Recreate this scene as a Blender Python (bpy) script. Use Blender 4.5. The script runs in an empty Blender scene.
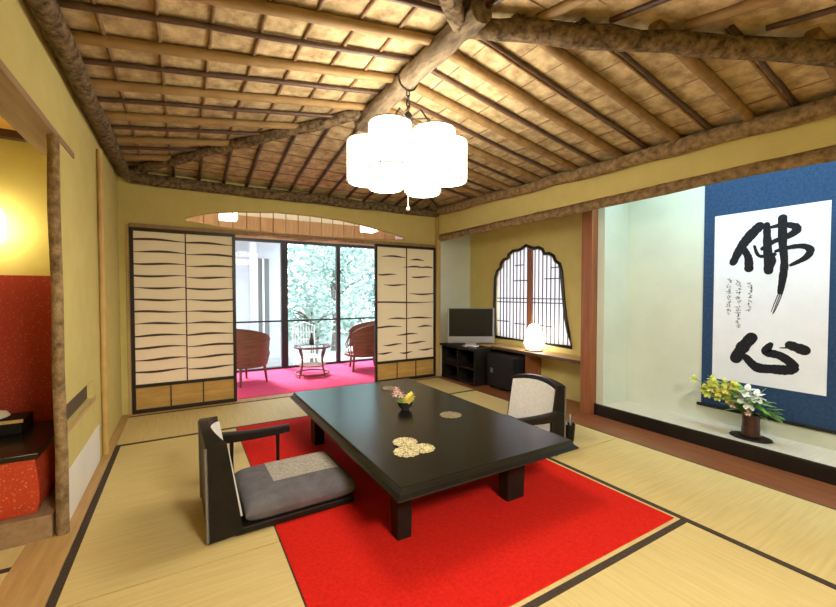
import bpy, math, random
from mathutils import Vector, Matrix
random.seed(11)
R = math.radians
PI = math.pi
SC = bpy.context.scene
COL = SC.collection

# ------------------------------------------------------------------ materials
def new_mat(name):
    m = bpy.data.materials.new(name); m.use_nodes = True
    nt = m.node_tree
    b = nt.nodes['Principled BSDF']
    return m, nt, b

def lk(nt, a, b): nt.links.new(a, b)

def coords(nt, scale=(1, 1, 1), rot=(0, 0, 0), kind='Object'):
    tc = nt.nodes.new('ShaderNodeTexCoord'); mp = nt.nodes.new('ShaderNodeMapping')
    mp.inputs['Scale'].default_value = scale; mp.inputs['Rotation'].default_value = rot
    lk(nt, tc.outputs[kind], mp.inputs['Vector'])
    return mp.outputs['Vector']

def mat(name, c1, c2=None, rough=0.6, scale=(8, 8, 8), detail=4, bump=0.0, spec=0.5, metal=0.0,
        lo=0.3, hi=0.7, nscale=1.0, coat=0.0, rot=(0, 0, 0), bdist=0.01):
    m, nt, b = new_mat(name)
    b.inputs['Roughness'].default_value = rough
    b.inputs['Metallic'].default_value = metal
    b.inputs['Specular IOR Level'].default_value = spec
    b.inputs['Coat Weight'].default_value = coat
    b.inputs['Coat Roughness'].default_value = 0.08
    b.inputs['Base Color'].default_value = (*c1, 1)
    if c2 is not None or bump:
        n = nt.nodes.new('ShaderNodeTexNoise')
        n.inputs['Scale'].default_value = nscale; n.inputs['Detail'].default_value = detail
        n.inputs['Roughness'].default_value = 0.6
        lk(nt, coords(nt, scale, rot), n.inputs['Vector'])
        if c2 is not None:
            r = nt.nodes.new('ShaderNodeValToRGB')
            r.color_ramp.elements[0].position = lo; r.color_ramp.elements[0].color = (*c1, 1)
            r.color_ramp.elements[1].position = hi; r.color_ramp.elements[1].color = (*c2, 1)
            lk(nt, n.outputs['Fac'], r.inputs['Fac']); lk(nt, r.outputs['Color'], b.inputs['Base Color'])
        if bump:
            bp = nt.nodes.new('ShaderNodeBump'); bp.inputs['Strength'].default_value = bump
            bp.inputs['Distance'].default_value = bdist
            lk(nt, n.outputs['Fac'], bp.inputs['Height']); lk(nt, bp.outputs['Normal'], b.inputs['Normal'])
    return m

def emit_mat(name, col, strength):
    m, nt, b = new_mat(name)
    b.inputs['Base Color'].default_value = (0.85, 0.82, 0.75, 1)
    b.inputs['Roughness'].default_value = 0.8
    b.inputs['Emission Color'].default_value = (*col, 1)
    b.inputs['Emission Strength'].default_value = strength
    return m

def paper_mat(name, col, trans):
    m, nt, b = new_mat(name)
    out = nt.nodes['Material Output']
    b.inputs['Base Color'].default_value = (*col, 1); b.inputs['Roughness'].default_value = 0.85
    t = nt.nodes.new('ShaderNodeBsdfTranslucent'); t.inputs['Color'].default_value = (*col, 1)
    mx = nt.nodes.new('ShaderNodeMixShader'); mx.inputs[0].default_value = trans
    lk(nt, b.outputs[0], mx.inputs[1]); lk(nt, t.outputs[0], mx.inputs[2]); lk(nt, mx.outputs[0], out.inputs['Surface'])
    return m

def glass_mat(name):
    m, nt, b = new_mat(name)
    out = nt.nodes['Material Output']
    tr = nt.nodes.new('ShaderNodeBsdfTransparent'); tr.inputs['Color'].default_value = (0.96, 0.98, 0.99, 1)
    gl = nt.nodes.new('ShaderNodeBsdfGlossy'); gl.inputs['Roughness'].default_value = 0.02
    fr = nt.nodes.new('ShaderNodeFresnel'); fr.inputs['IOR'].default_value = 1.45
    mx = nt.nodes.new('ShaderNodeMixShader')
    ge = nt.nodes.new('ShaderNodeNewGeometry'); sb = nt.nodes.new('ShaderNodeMath'); sb.operation = 'SUBTRACT'; sb.inputs[0].default_value = 1.0
    ml = nt.nodes.new('ShaderNodeMath'); ml.operation = 'MULTIPLY'
    lk(nt, ge.outputs['Backfacing'], sb.inputs[1]); lk(nt, fr.outputs[0], ml.inputs[0]); lk(nt, sb.outputs[0], ml.inputs[1])
    lk(nt, ml.outputs[0], mx.inputs[0]); lk(nt, tr.outputs[0], mx.inputs[1]); lk(nt, gl.outputs[0], mx.inputs[2])
    lk(nt, mx.outputs[0], out.inputs['Surface'])
    return m

def weave_mat(name, c1, c2, across_scale, along_scale, axis, rough=0.55):
    """rush matting: fine ribs with slow colour drift"""
    m, nt, b = new_mat(name)
    b.inputs['Roughness'].default_value = rough
    b.inputs['Specular IOR Level'].default_value = 0.6
    w = nt.nodes.new('ShaderNodeTexWave'); w.wave_type = 'BANDS'; w.bands_direction = axis
    w.inputs['Scale'].default_value = across_scale; w.inputs['Distortion'].default_value = 1.2
    w.inputs['Detail'].default_value = 2; w.inputs['Detail Scale'].default_value = 3
    n = nt.nodes.new('ShaderNodeTexNoise'); n.inputs['Scale'].default_value = 5; n.inputs['Detail'].default_value = 6
    vec = coords(nt)
    sv = (3, 60, 1) if axis == 'Y' else (60, 3, 1)
    lk(nt, vec, w.inputs['Vector']); lk(nt, coords(nt, sv), n.inputs['Vector'])
    n.inputs['Scale'].default_value = 1.0
    mixf = nt.nodes.new('ShaderNodeMath'); mixf.operation = 'MULTIPLY_ADD'
    mixf.inputs[1].default_value = 0.30
    lk(nt, w.outputs['Fac'], mixf.inputs[0])
    sc = nt.nodes.new('ShaderNodeMath'); sc.operation = 'MULTIPLY'; sc.inputs[1].default_value = 0.75
    lk(nt, n.outputs['Fac'], sc.inputs[0]); lk(nt, sc.outputs[0], mixf.inputs[2])
    r = nt.nodes.new('ShaderNodeValToRGB')
    r.color_ramp.elements[0].position = 0.2; r.color_ramp.elements[0].color = (*c1, 1)
    r.color_ramp.elements[1].position = 0.8; r.color_ramp.elements[1].color = (*c2, 1)
    lk(nt, mixf.outputs[0], r.inputs['Fac']); lk(nt, r.outputs['Color'], b.inputs['Base Color'])
    bp = nt.nodes.new('ShaderNodeBump'); bp.inputs['Strength'].default_value = 0.25; bp.inputs['Distance'].default_value = 0.002
    lk(nt, w.outputs['Fac'], bp.inputs['Height']); lk(nt, bp.outputs['Normal'], b.inputs['Normal'])
    return m

def floral_mat(name, base, c2, c3, scale):
    m, nt, b = new_mat(name)
    b.inputs['Roughness'].default_value = 0.8
    v = nt.nodes.new('ShaderNodeTexVoronoi'); v.feature = 'F1'; v.inputs['Scale'].default_value = scale
    n = nt.nodes.new('ShaderNodeTexNoise'); n.inputs['Scale'].default_value = scale * 1.6; n.inputs['Detail'].default_value = 5
    vec = coords(nt)
    lk(nt, vec, v.inputs['Vector']); lk(nt, vec, n.inputs['Vector'])
    r = nt.nodes.new('ShaderNodeValToRGB')
    e = r.color_ramp.elements
    e[0].position = 0.12; e[0].color = (*c3, 1); e[1].position = 0.45; e[1].color = (*base, 1)
    k = e.new(0.25); k.color = (*c2, 1)
    lk(nt, v.outputs['Distance'], r.inputs['Fac'])
    mx = nt.nodes.new('ShaderNodeMixRGB'); mx.inputs['Color2'].default_value = (*base, 1)
    r2 = nt.nodes.new('ShaderNodeValToRGB'); r2.color_ramp.elements[0].position = 0.42; r2.color_ramp.elements[1].position = 0.56
    lk(nt, n.outputs['Fac'], r2.inputs['Fac']); lk(nt, r2.outputs['Color'], mx.inputs['Fac'])
    lk(nt, r.outputs['Color'], mx.inputs['Color1']); lk(nt, mx.outputs[0], b.inputs['Base Color'])
    return m

M = {}
M['plaster'] = mat('yellow_plaster', (0.59, 0.505, 0.19), (0.65, 0.56, 0.22), 0.9, (3, 3, 3), 6, 0.15, 0.2, bdist=0.003, nscale=2)
M['plaster_pale'] = mat('pale_plaster', (0.58, 0.62, 0.52), (0.64, 0.68, 0.57), 0.9, (3, 3, 3), 6, 0.1, 0.2, bdist=0.003)
M['plaster_white'] = mat('white_plaster', (0.78, 0.76, 0.70), (0.84, 0.82, 0.78), 0.9, (3, 3, 3), 4)
M['plaster_grey'] = mat('grey_plaster', (0.50, 0.48, 0.50), (0.58, 0.56, 0.58), 0.9, (3, 3, 3), 4)
M['pale_goza'] = weave_mat('pale_rush_cover', (0.56, 0.51, 0.40), (0.70, 0.65, 0.54), 55, 4, 'Y')
M['reed'] = mat('reed_ceiling', (0.29, 0.20, 0.10), (0.60, 0.46, 0.26), 0.85, (11, 11, 40), 8, 0.9, 0.2, lo=0.34, hi=0.66, bdist=0.012)
M['bark'] = mat('grey_bark', (0.045, 0.03, 0.018), (0.30, 0.21, 0.12), 0.9, (26, 26, 26), 8, 1.0, 0.2, lo=0.33, hi=0.7, bdist=0.02)
M['bark_light'] = mat('brown_bark', (0.12, 0.075, 0.035), (0.42, 0.29, 0.15), 0.85, (22, 22, 22), 8, 0.9, 0.2, lo=0.3, hi=0.7, bdist=0.02)
M['ridge'] = mat('peeled_log', (0.075, 0.055, 0.034), (0.27, 0.20, 0.125), 0.85, (24, 7, 24), 7, 0.9, 0.2, bdist=0.02)
M['rafter_dark'] = mat('dark_rafter', (0.045, 0.022, 0.012), (0.11, 0.055, 0.03), 0.5, (20, 20, 20), 4, 0.3, 0.5)
M['bamboo'] = mat('old_bamboo', (0.50, 0.32, 0.10), (0.62, 0.43, 0.16), 0.45, (6, 6, 6), 4, 0.1, 0.5)
M['rafter_tan'] = mat('tan_pole', (0.24, 0.145, 0.055), (0.34, 0.215, 0.09), 0.6, (6, 6, 6), 4, 0.1, 0.3)
M['rafter_brown'] = mat('brown_log_rafter', (0.19, 0.11, 0.045), (0.34, 0.21, 0.09), 0.7, (14, 14, 14), 5, 0.4, 0.3)
M['batten'] = mat('batten_reed', (0.16, 0.09, 0.04), (0.28, 0.17, 0.08), 0.7, (20, 20, 20), 3)
M['wood_red'] = mat('red_brown_wood', (0.16, 0.05, 0.018), (0.30, 0.105, 0.038), 0.38, (30, 2.2, 30), 6, 0.1, 0.5, bdist=0.003)
M['pillar_wood'] = mat('pillar_wood', (0.20, 0.06, 0.02), (0.34, 0.12, 0.04), 0.4, (30, 30, 2), 6, 0.1, 0.5, bdist=0.003)
M['wood_tan'] = mat('tan_wood', (0.42, 0.25, 0.09), (0.56, 0.36, 0.14), 0.5, (30, 3, 3), 6, 0.1, 0.4, bdist=0.003)
M['wood_tan_v'] = mat('tan_wood_upright', (0.46, 0.31, 0.12), (0.58, 0.42, 0.18), 0.5, (30, 30, 3), 6, 0.1, 0.4, bdist=0.003)
M['lintel'] = mat('greyed_lintel_wood', (0.27, 0.17, 0.09), (0.40, 0.27, 0.155), 0.7, (25, 2, 25), 6, 0.2, 0.3, bdist=0.003)
M['board_tan'] = mat('shoji_board', (0.42, 0.24, 0.06), (0.60, 0.38, 0.12), 0.5, (3, 3, 20), 6, 0.1, 0.4, bdist=0.003)
M['black_lacquer_frame'] = mat('black_lacquer_frame', (0.014, 0.010, 0.009), None, 0.35)
M['lattice'] = mat('dark_lattice_wood', (0.06, 0.035, 0.02), None, 0.5)
M['shoji_paper'] = paper_mat('shoji_paper', (0.92, 0.87, 0.68), 0.42)
M['window_paper'] = paper_mat('window_paper', (0.86, 0.82, 0.82), 0.42)
M['tatami_y'] = weave_mat('rush_matting_long', (0.54, 0.415, 0.15), (0.73, 0.59, 0.265), 55, 4, 'Y')
M['tatami_x'] = weave_mat('rush_matting_cross', (0.54, 0.415, 0.15), (0.73, 0.59, 0.265), 55, 4, 'X')
M['tatami_edge'] = mat('mat_border_cloth', (0.035, 0.022, 0.014), (0.06, 0.04, 0.025), 0.8, (60, 60, 60), 2)
M['rug'] = mat('red_felt', (0.52, 0.009, 0.005), (0.66, 0.018, 0.009), 0.92, (70, 70, 70), 4, 0.3, 0.15, bdist=0.003)
M['carpet'] = mat('magenta_carpet', (0.62, 0.05, 0.14), (0.74, 0.08, 0.20), 0.9, (70, 70, 70), 4, 0.3, 0.2, bdist=0.003)
M['lacquer'] = mat('black_lacquer', (0.008, 0.007, 0.006), (0.012, 0.010, 0.009), 0.24, (5, 5, 5), 3, 0, 0.45)
M['lacquer_worn'] = mat('dark_worn_lacquer', (0.010, 0.008, 0.007), (0.017, 0.013, 0.010), 0.45, (12, 12, 12), 4, spec=0.18)
M['grey_edge'] = mat('plain_grey', (0.16, 0.15, 0.14), None, 0.4)  # even grey; also paints the edge highlight on the chair backs
M['fabric_white'] = mat('offwhite_brocade', (0.66, 0.65, 0.62), (0.78, 0.77, 0.74), 0.85, (40, 40, 40), 5, 0.2, 0.2, bdist=0.002)
M['cushion'] = mat('grey_cushion', (0.105, 0.10, 0.115), (0.155, 0.15, 0.165), 0.85, (14, 14, 14), 4, 0.2, 0.2)
M['cushion_panel'] = mat('cushion_woven_panel', (0.26, 0.24, 0.21), (0.50, 0.47, 0.42), 0.9, (60, 60, 60), 5, 0.3, 0.1, bdist=0.003)
M['black_plastic'] = mat('black_plastic', (0.008, 0.008, 0.010), None, 0.5, spec=0.25)
M['screen'] = mat('dark_screen', (0.008, 0.009, 0.010), None, 0.2, spec=0.25)
M['silver'] = mat('silver_plastic', (0.27, 0.27, 0.28), None, 0.35, metal=0.3)
M['white_plastic'] = mat('white_plastic', (0.8, 0.8, 0.8), None, 0.4)
M['iron'] = mat('dark_iron', (0.03, 0.025, 0.02), None, 0.5, metal=0.6)
M['rattan'] = mat('rattan_weave', (0.12, 0.055, 0.03), (0.25, 0.125, 0.075), 0.55, (4, 4, 90), 4, 0.5, 0.4, bdist=0.004)
M['rattan_pole'] = mat('rattan_pole', (0.12, 0.04, 0.026), (0.19, 0.07, 0.045), 0.45, (10, 10, 10), 3)
M['chair_pad'] = mat('pale_chair_pad', (0.62, 0.60, 0.62), (0.74, 0.72, 0.74), 0.9, (20, 20, 20), 4)
M['glass'] = glass_mat('clear_glass')
M['window_frame'] = mat('dark_sash', (0.02, 0.02, 0.022), None, 0.4)
M['navy'] = mat('navy_brocade', (0.016, 0.042, 0.10), (0.028, 0.066, 0.15), 0.8, (50, 50, 50), 4, 0.1, 0.2)
M['scroll_paper'] = mat('scroll_paper', (0.70, 0.73, 0.80), (0.76, 0.79, 0.86), 0.9, (6, 6, 6), 4)
M['ink'] = mat('sumi_ink', (0.012, 0.012, 0.016), (0.022, 0.022, 0.026), 0.85, (60, 60, 60), 3, spec=0.1)
M['ink_faint'] = mat('faint_ink', (0.09, 0.09, 0.10), None, 0.8)
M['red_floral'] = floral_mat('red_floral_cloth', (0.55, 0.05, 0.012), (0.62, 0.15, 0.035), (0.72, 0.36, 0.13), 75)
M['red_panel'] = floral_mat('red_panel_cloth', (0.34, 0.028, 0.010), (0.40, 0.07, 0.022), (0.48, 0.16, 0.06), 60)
M['leaf_blue'] = mat('bluish_leaf', (0.14, 0.24, 0.25), (0.32, 0.44, 0.44), 0.5, (3, 3, 3), 3)
M['leaf_pale'] = mat('pale_leaf', (0.26, 0.38, 0.31), (0.48, 0.60, 0.52), 0.5, (3, 3, 3), 3)
M['trunk'] = mat('garden_trunk', (0.10, 0.08, 0.06), (0.2, 0.16, 0.13), 0.9, (12, 12, 12), 4)
M['ground'] = mat('garden_ground', (0.30, 0.30, 0.26), (0.42, 0.42, 0.38), 0.95, (2, 2, 2), 6)
M['leaf_green'] = mat('flower_leaf', (0.10, 0.28, 0.05), (0.28, 0.50, 0.10), 0.5, (20, 20, 20), 3)
M['petal_yellow'] = mat('yellow_petal', (0.75, 0.62, 0.06), (0.85, 0.80, 0.25), 0.6, (20, 20, 20), 3)
M['petal_lime'] = mat('lime_petal', (0.50, 0.58, 0.06), (0.75, 0.78, 0.22), 0.6, (20, 20, 20), 3)
M['petal_white'] = mat('white_petal', (0.72, 0.80, 0.70), (0.88, 0.90, 0.88), 0.6, (20, 20, 20), 3)
M['petal_pink'] = mat('pink_petal', (0.78, 0.45, 0.45), (0.86, 0.66, 0.62), 0.6, (20, 20, 20), 3)
M['vase_red'] = mat('dark_red_vase', (0.022, 0.006, 0.006), (0.06, 0.014, 0.010), 0.3, (10, 10, 30), 3)
M['bowl_dark'] = mat('dark_glaze', (0.02, 0.022, 0.025), (0.05, 0.05, 0.05), 0.25, (10, 10, 10), 3)
M['gold_lace'] = mat('gold_lace', (0.20, 0.15, 0.05), (0.80, 0.72, 0.42), 0.5, (90, 90, 90), 4, 0.3, lo=0.40, hi=0.54)
M['gold_dull'] = mat('dull_gold_lace', (0.12, 0.09, 0.045), (0.34, 0.28, 0.17), 0.5, (90, 90, 90), 4, lo=0.38, hi=0.56)
M['lamp_paper'] = emit_mat('lit_lamp_paper', (1.0, 0.92, 0.77), 12.5)
M['shelf_lamp'] = emit_mat('lit_shelf_lamp', (1.0, 0.94, 0.86), 7.0)
M['lantern'] = emit_mat('lit_lantern', (1.0, 0.95, 0.86), 5.0)
M['sconce'] = emit_mat('lit_sconce', (1.0, 0.85, 0.45), 14.0)
M['lamp_frame'] = mat('lamp_frame_wire', (0.25, 0.21, 0.15), None, 0.6)
M['orange_wood'] = mat('orange_ceiling_wood', (0.55, 0.27, 0.055), (0.70, 0.40, 0.10), 0.5, (3, 25, 25), 5)

# ------------------------------------------------------------------ mesh builder
class MB:
    def __init__(s): s.v = []; s.f = []
    def add(s, vs, fs):
        o = len(s.v); s.v += [tuple(p) for p in vs]; s.f += [tuple(i + o for i in f) for f in fs]; return s
    def box(s, x0, x1, y0, y1, z0, z1, mtx=None):
        vs = [(x, y, z) for z in (z0, z1) for y in (y0, y1) for x in (x0, x1)]
        if mtx is not None: vs = [tuple(mtx @ Vector(p)) for p in vs]
        return s.add(vs, [(0, 2, 3, 1), (4, 5, 7, 6), (0, 1, 5, 4), (2, 6, 7, 3), (0, 4, 6, 2), (1, 3, 7, 5)])
    def hexa(s, bottom, top):
        """eight corners: bottom loop of 4 counter-clockwise, top loop of 4"""
        return s.add(list(bottom) + list(top), [(3, 2, 1, 0), (4, 5, 6, 7), (0, 1, 5, 4), (1, 2, 6, 5), (2, 3, 7, 6), (3, 0, 4, 7)])
    def tube(s, pts, rad, n=8, caps=True, wob=0.0, closed=False):
        pts = [Vector(p) for p in pts]; k = len(pts)
        if not hasattr(rad, '__len__'): rad = [rad] * k
        ref = None; rings = []
        for i, p in enumerate(pts):
            if closed: t = pts[(i + 1) % k] - pts[i - 1]
            else: t = pts[min(i + 1, k - 1)] - pts[max(i - 1, 0)]
            t.normalize()
            if ref is None:
                ref = Vector((0, 0, 1)) if abs(t.z) < 0.9 else Vector((1, 0, 0))
            a = (ref - t * ref.dot(t)).normalized(); b = t.cross(a); ref = a
            ring = []
            for j in range(n):
                an = 2 * PI * j / n
                r = rad[i] * (1 + (random.uniform(-wob, wob) if wob else 0))
                ring.append(p + (a * math.cos(an) + b * math.sin(an)) * r)
            rings.append(ring)
        vs = [q for r_ in rings for q in r_]; fs = []
        m = k if closed else k - 1
        for i in range(m):
            i2 = (i + 1) % k
            for j in range(n):
                j2 = (j + 1) % n
                fs.append((i * n + j, i * n + j2, i2 * n + j2, i2 * n + j))
        if caps and not closed:
            fs.append(tuple(range(n - 1, -1, -1))); fs.append(tuple((k - 1) * n + j for j in range(n)))
        return s.add(vs, fs)
    def lathe(s, prof, c=(0, 0, 0), n=24, caps=True):
        vs = []; fs = []
        for r, z in prof:
            for j in range(n):
                a = 2 * PI * j / n; vs.append((c[0] + r * math.cos(a), c[1] + r * math.sin(a), c[2] + z))
        for i in range(len(prof) - 1):
            for j in range(n):
                j2 = (j + 1) % n
                fs.append((i * n + j, i * n + j2, (i + 1) * n + j2, (i + 1) * n + j))
        if caps:
            fs.append(tuple(range(n - 1, -1, -1))); fs.append(tuple((len(prof) - 1) * n + j for j in range(n)))
        return s.add(vs, fs)
    def prism(s, poly, fn, t0, t1):
        """poly of (a,b) extruded from depth t0 to t1; fn(a,b,t)->xyz"""
        n = len(poly)
        vs = [fn(a, b, t0) for a, b in poly] + [fn(a, b, t1) for a, b in poly]
        fs = [tuple(range(n)), tuple(range(2 * n - 1, n - 1, -1))]
        for i in range(n):
            j = (i + 1) % n; fs.append((i, i + n, j + n, j))
        return s.add(vs, fs)
    def rotz(s, ang, c=(0, 0)):
        ca, sa = math.cos(ang), math.sin(ang)
        s.v = [(c[0] + (x - c[0]) * ca - (y - c[1]) * sa, c[1] + (x - c[0]) * sa + (y - c[1]) * ca, z) for x, y, z in s.v]
        return s

def build(name, mb, material, parent=None, local=False, bevel=0.0, smooth=None, origin=None, fix=True):
    """links mb as ONE mesh object; world coordinates unless local"""
    me = bpy.data.meshes.new(name)
    vs = mb.v
    off = Vector((0, 0, 0))
    if parent is not None and not local:
        off = Vector(parent.get('org', parent.location))
    elif parent is None and origin is not None:
        off = Vector(origin)
    if off.length: vs = [(x - off.x, y - off.y, z - off.z) for x, y, z in vs]
    me.from_pydata(vs, [], mb.f); me.update()
    if fix:
        import bmesh
        bm = bmesh.new(); bm.from_mesh(me); bmesh.ops.recalc_face_normals(bm, faces=bm.faces); bm.to_mesh(me); bm.free()
    me.materials.append(material)
    o = bpy.data.objects.new(name, me); COL.objects.link(o)
    if parent is not None:
        o.parent = parent
        if not local: o['org'] = list(off)
    elif origin is not None: o.location = origin; o['org'] = list(origin)
    if bevel:
        b = o.modifiers.new('bevel', 'BEVEL'); b.width = bevel; b.segments = 2; b.limit_method = 'ANGLE'; b.angle_limit = R(40)
    if smooth is not None:
        me.shade_smooth()
        me.set_sharp_from_angle(angle=R(smooth))
    return o

def thing(name, label, cat, loc=(0, 0, 0), rz=0.0, group=None):
    o = bpy.data.objects.new(name, None); COL.objects.link(o)
    o.location = loc; o.rotation_euler = (0, 0, rz); o.empty_display_size = 0.1
    return tag(o, label, cat, group)

def tag(o, label, cat, group=None):
    o['label'] = label; o['category'] = cat
    if group: o['group'] = group
    return o

def struct(name, mb, material, parent=None, **k):
    o = build(name, mb, material, parent, **k)
    if parent is None: o['kind'] = 'structure'
    return o

def copy_tree(o, parent=None):
    c = o.copy(); COL.objects.link(c)
    if parent is not None: c.parent = parent
    for ch in list(o.children): copy_tree(ch, c)
    return c

def wob_line(p, q, n, amp):
    p = Vector(p); q = Vector(q); out = []
    for i in range(n + 1):
        t = i / n; w = amp if 0 < i < n else 0
        out.append(p.lerp(q, t) + Vector((random.uniform(-w, w), random.uniform(-w, w), random.uniform(-w, w))))
    return out

# ------------------------------------------------------------------ room dimensions
XL, XR = -0.53, 3.15          # left wall face, header face on the right
YB = 4.80                     # back wall face
YN = 0.12                     # header over the near opening
ALC = 3.88                    # back wall of the scroll alcove
NICHE = 3.73                  # face of the wall behind the niche and the alcove
ZE = 2.40                     # roof underside at the eaves
RX, RZ = 1.285, 2.68           # ridge
RY0, RY1 = 1.72, 3.02
EX0, EX1, EY0, EY1 = -0.53, 3.17, 0.14, 4.82

# ------------------------------------------------------------------ floor
floor = struct('floor', MB().box(-2.4, 3.75, -1.9, 4.90, -0.12, -0.05), M['wood_tan'])
def tatami(x0, x1, y0, y1, label, along):
    t = thing('tatami_mat', label, 'tatami mat', ((x0 + x1) / 2, (y0 + y1) / 2, -0.05), 0, 'tatami mats of the room')
    e = 0.034
    m = M['tatami_y'] if along == 'x' else M['tatami_x']
    if along == 'x':
        build('matting', MB().box(x0 + 0.0015, x1 - 0.0015, y0 + e, y1 - e, -0.05, 0.0), M['tatami_x'], t)
        build('border', MB().box(x0 + 0.0015, x1 - 0.0015, y0, y0 + e, -0.05, 0.001), M['tatami_edge'], t)
        build('border', MB().box(x0 + 0.0015, x1 - 0.0015, y1 - e, y1, -0.05, 0.001), M['tatami_edge'], t)
    else:
        build('matting', MB().box(x0 + e, x1 - (0.010 if x1 > 3 else e), y0 + 0.0015, y1 - 0.0015, -0.05, 0.0), M['tatami_y'], t)
        build('border', MB().box(x0, x0 + e, y0 + 0.0015, y1 - 0.0015, -0.05, 0.001), M['tatami_edge'], t)
        e2 = 0.010 if x1 > 3 else e
        build('border', MB().box(x1 - e2, x1, y0 + 0.0015, y1 - 0.0015, -0.05, 0.001), M['tatami_edge'], t)
    return t
tatami(-0.47, 0.42, 1.972, 3.84, 'straw tatami mat under the legless chair beside the left wall', 'y')
tatami(-0.47, 0.42, 0.10, 1.968, 'straw tatami mat nearest the viewer in the left foreground', 'y')
tatami(-0.47, 1.32, 3.845, 4.72, 'straw tatami mat in front of the left shoji screen', 'x')
tatami(1.325, 3.10, 3.845, 4.72, 'straw tatami mat in front of the right shoji screen', 'x')
tatami(2.262, 3.10, 1.972, 3.84, 'straw tatami mat under the right legless chair, along the dark board step', 'y')
tatami(2.262, 3.10, 0.10, 1.968, 'straw tatami mat at right along the step below the hanging scroll', 'y')
tatami(0.425, 2.258, 0.10, 1.085, 'straw tatami mat in front of the red rug at the bottom', 'x')
# floor the rug lies on
struct('floor_centre', MB().box(0.4215, 2.2605, 1.0865, 3.8435, -0.05, 0.0), M['tatami_x'])
struct('trim_1', MB().box(-0.66, -0.472, 0.0, 2.62, -0.05, 0.004), M['wood_tan'], bevel=0.003)
struct('trim_2', MB().box(-0.53, -0.472, 2.62, 4.80, -0.05, 0.004), M['wood_tan'], bevel=0.003)
struct('trim_3', MB().box(-0.53, 3.12, 4.722, 4.86, -0.05, 0.003), M['wood_tan'], bevel=0.002)
o = struct('trim_4', MB().box(3.102, 3.74, -0.4, 4.79, -0.05, 0.002), M['wood_red'], bevel=0.002)
struct('trim_5', MB().box(-0.47, 3.10, -1.0, 0.098, -0.05, 0.0), M['wood_tan'])

# ------------------------------------------------------------------ walls
def wall_with_hole(name, outer, hole, fn, t0, t1, material):
    import bmesh
    bm = bmesh.new()
    for loop in ([outer] + hole):
        vs = [bm.verts.new(fn(a, b, t0)) for a, b in loop]
        for i in range(len(vs)): bm.edges.new((vs[i], vs[(i + 1) % len(vs)]))
    bmesh.ops.triangle_fill(bm, use_beauty=True, use_dissolve=False, edges=bm.edges[:])
    d = Vector(fn(0, 0, t1)) - Vector(fn(0, 0, t0))
    r = bmesh.ops.extrude_face_region(bm, geom=bm.faces[:])
    bmesh.ops.translate(bm, vec=d, verts=[g for g in r['geom'] if isinstance(g, bmesh.types.BMVert)])
    bmesh.ops.recalc_face_normals(bm, faces=bm.faces)
    me = bpy.data.meshes.new(name); bm.to_mesh(me); bm.free()
    me.materials.append(material)
    o = bpy.data.objects.new(name, me); COL.objects.link(o); o['kind'] = 'structure'
    return o
fx = lambda a, b, t: (t, a, b)      # plane across x : (y, z)
fy = lambda a, b, t: (a, t, b)      # plane across y : (x, z)

# left wall with its low slot opening, beam over the alcove opening
wall_with_hole('wall_left', [(2.60, 0), (4.95, 0), (4.95, 2.45), (2.60, 2.45)],
               [[(2.70, 0.50), (3.38, 0.50), (3.38, 0.62), (2.70, 0.62)]], fx, XL, XL - 0.028, M['plaster'])
struct('wall_left_upper', MB().box(XL - 0.12, XL, 0.0, 2.60, 1.975, 2.45), M['plaster'])
struct('trim_6', MB().box(XL - 0.14, XL + 0.006, 0.0, 2.98, 1.965, 2.0), M['lintel'], bevel=0.004)
struct('trim_7', MB().box(XL + 0.0005, XL + 0.008, 2.66, 3.46, 0.47, 0.50), M['wood_tan'], bevel=0.003)
struct('trim_8', MB().box(XL + 0.0005, XL + 0.004, 2.66, 3.58, 0.006, 0.27), M['plaster_white'])
struct('wall_left_slot_shade', MB().box(XL - 0.036, XL - 0.0285, 2.69, 3.39, 0.49, 0.63), M['lattice'])  # dark backing panel that paints the shade inside the slot
# bark post and bamboo pole
tag(build('bark_post', MB().tube([(-0.532, 2.582, 0.0045), (-0.529, 2.582, 0.4), (-0.534, 2.582, 0.8), (-0.530, 2.582, 1.2), (-0.536, 2.582, 1.6), (-0.533, 2.582, 1.964)],
    [0.027, 0.025, 0.024, 0.023, 0.025, 0.024], 14, wob=0.05), M['bark_light'], smooth=80),
    'rough brown bark post at the corner of the left alcove opening', 'post')
tag(build('bamboo_pole', MB().tube([(-0.51, 3.70, 0.005 + i * 0.28) for i in range(9)], [0.02, 0.0185, 0.02, 0.0185, 0.02, 0.0185, 0.02, 0.0185, 0.018], 12), M['bamboo'], smooth=60),
    'slender upright bamboo pole against the left yellow wall', 'pole')

# back wall over and beside the opening
arch = []
pts_up = [(0.03, 1.985), (0.25, 2.055), (0.55, 2.10), (0.95, 2.135), (1.35, 2.135), (1.75, 2.115), (2.15, 2.06), (2.63, 1.965)]
lower = [(2.63, 1.925), (2.1, 1.895), (1.5, 1.885), (0.9, 1.885), (0.4, 1.905), (0.03, 1.945)]
arch = pts_up + lower
wall_with_hole('wall_back', [(-0.65, 1.87), (3.20, 1.87), (3.20, 2.45), (-0.65, 2.45)], [arch], fy, YB, YB + 0.09, M['plaster'])
struct('wall_back_left', MB().box(-0.65, -0.475, YB, YB + 0.09, 0, 1.87), M['plaster'])
struct('trim_9', MB().box(-0.475, -0.447, YB - 0.012, YB + 0.09, 0.004, 1.87), M['wood_tan_v'], bevel=0.003)
struct('trim_10', MB().box(3.115, 3.185, YB - 0.045, YB + 0.09, 0.003, 2.40), M['wood_tan_v'], bevel=0.004)
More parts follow.
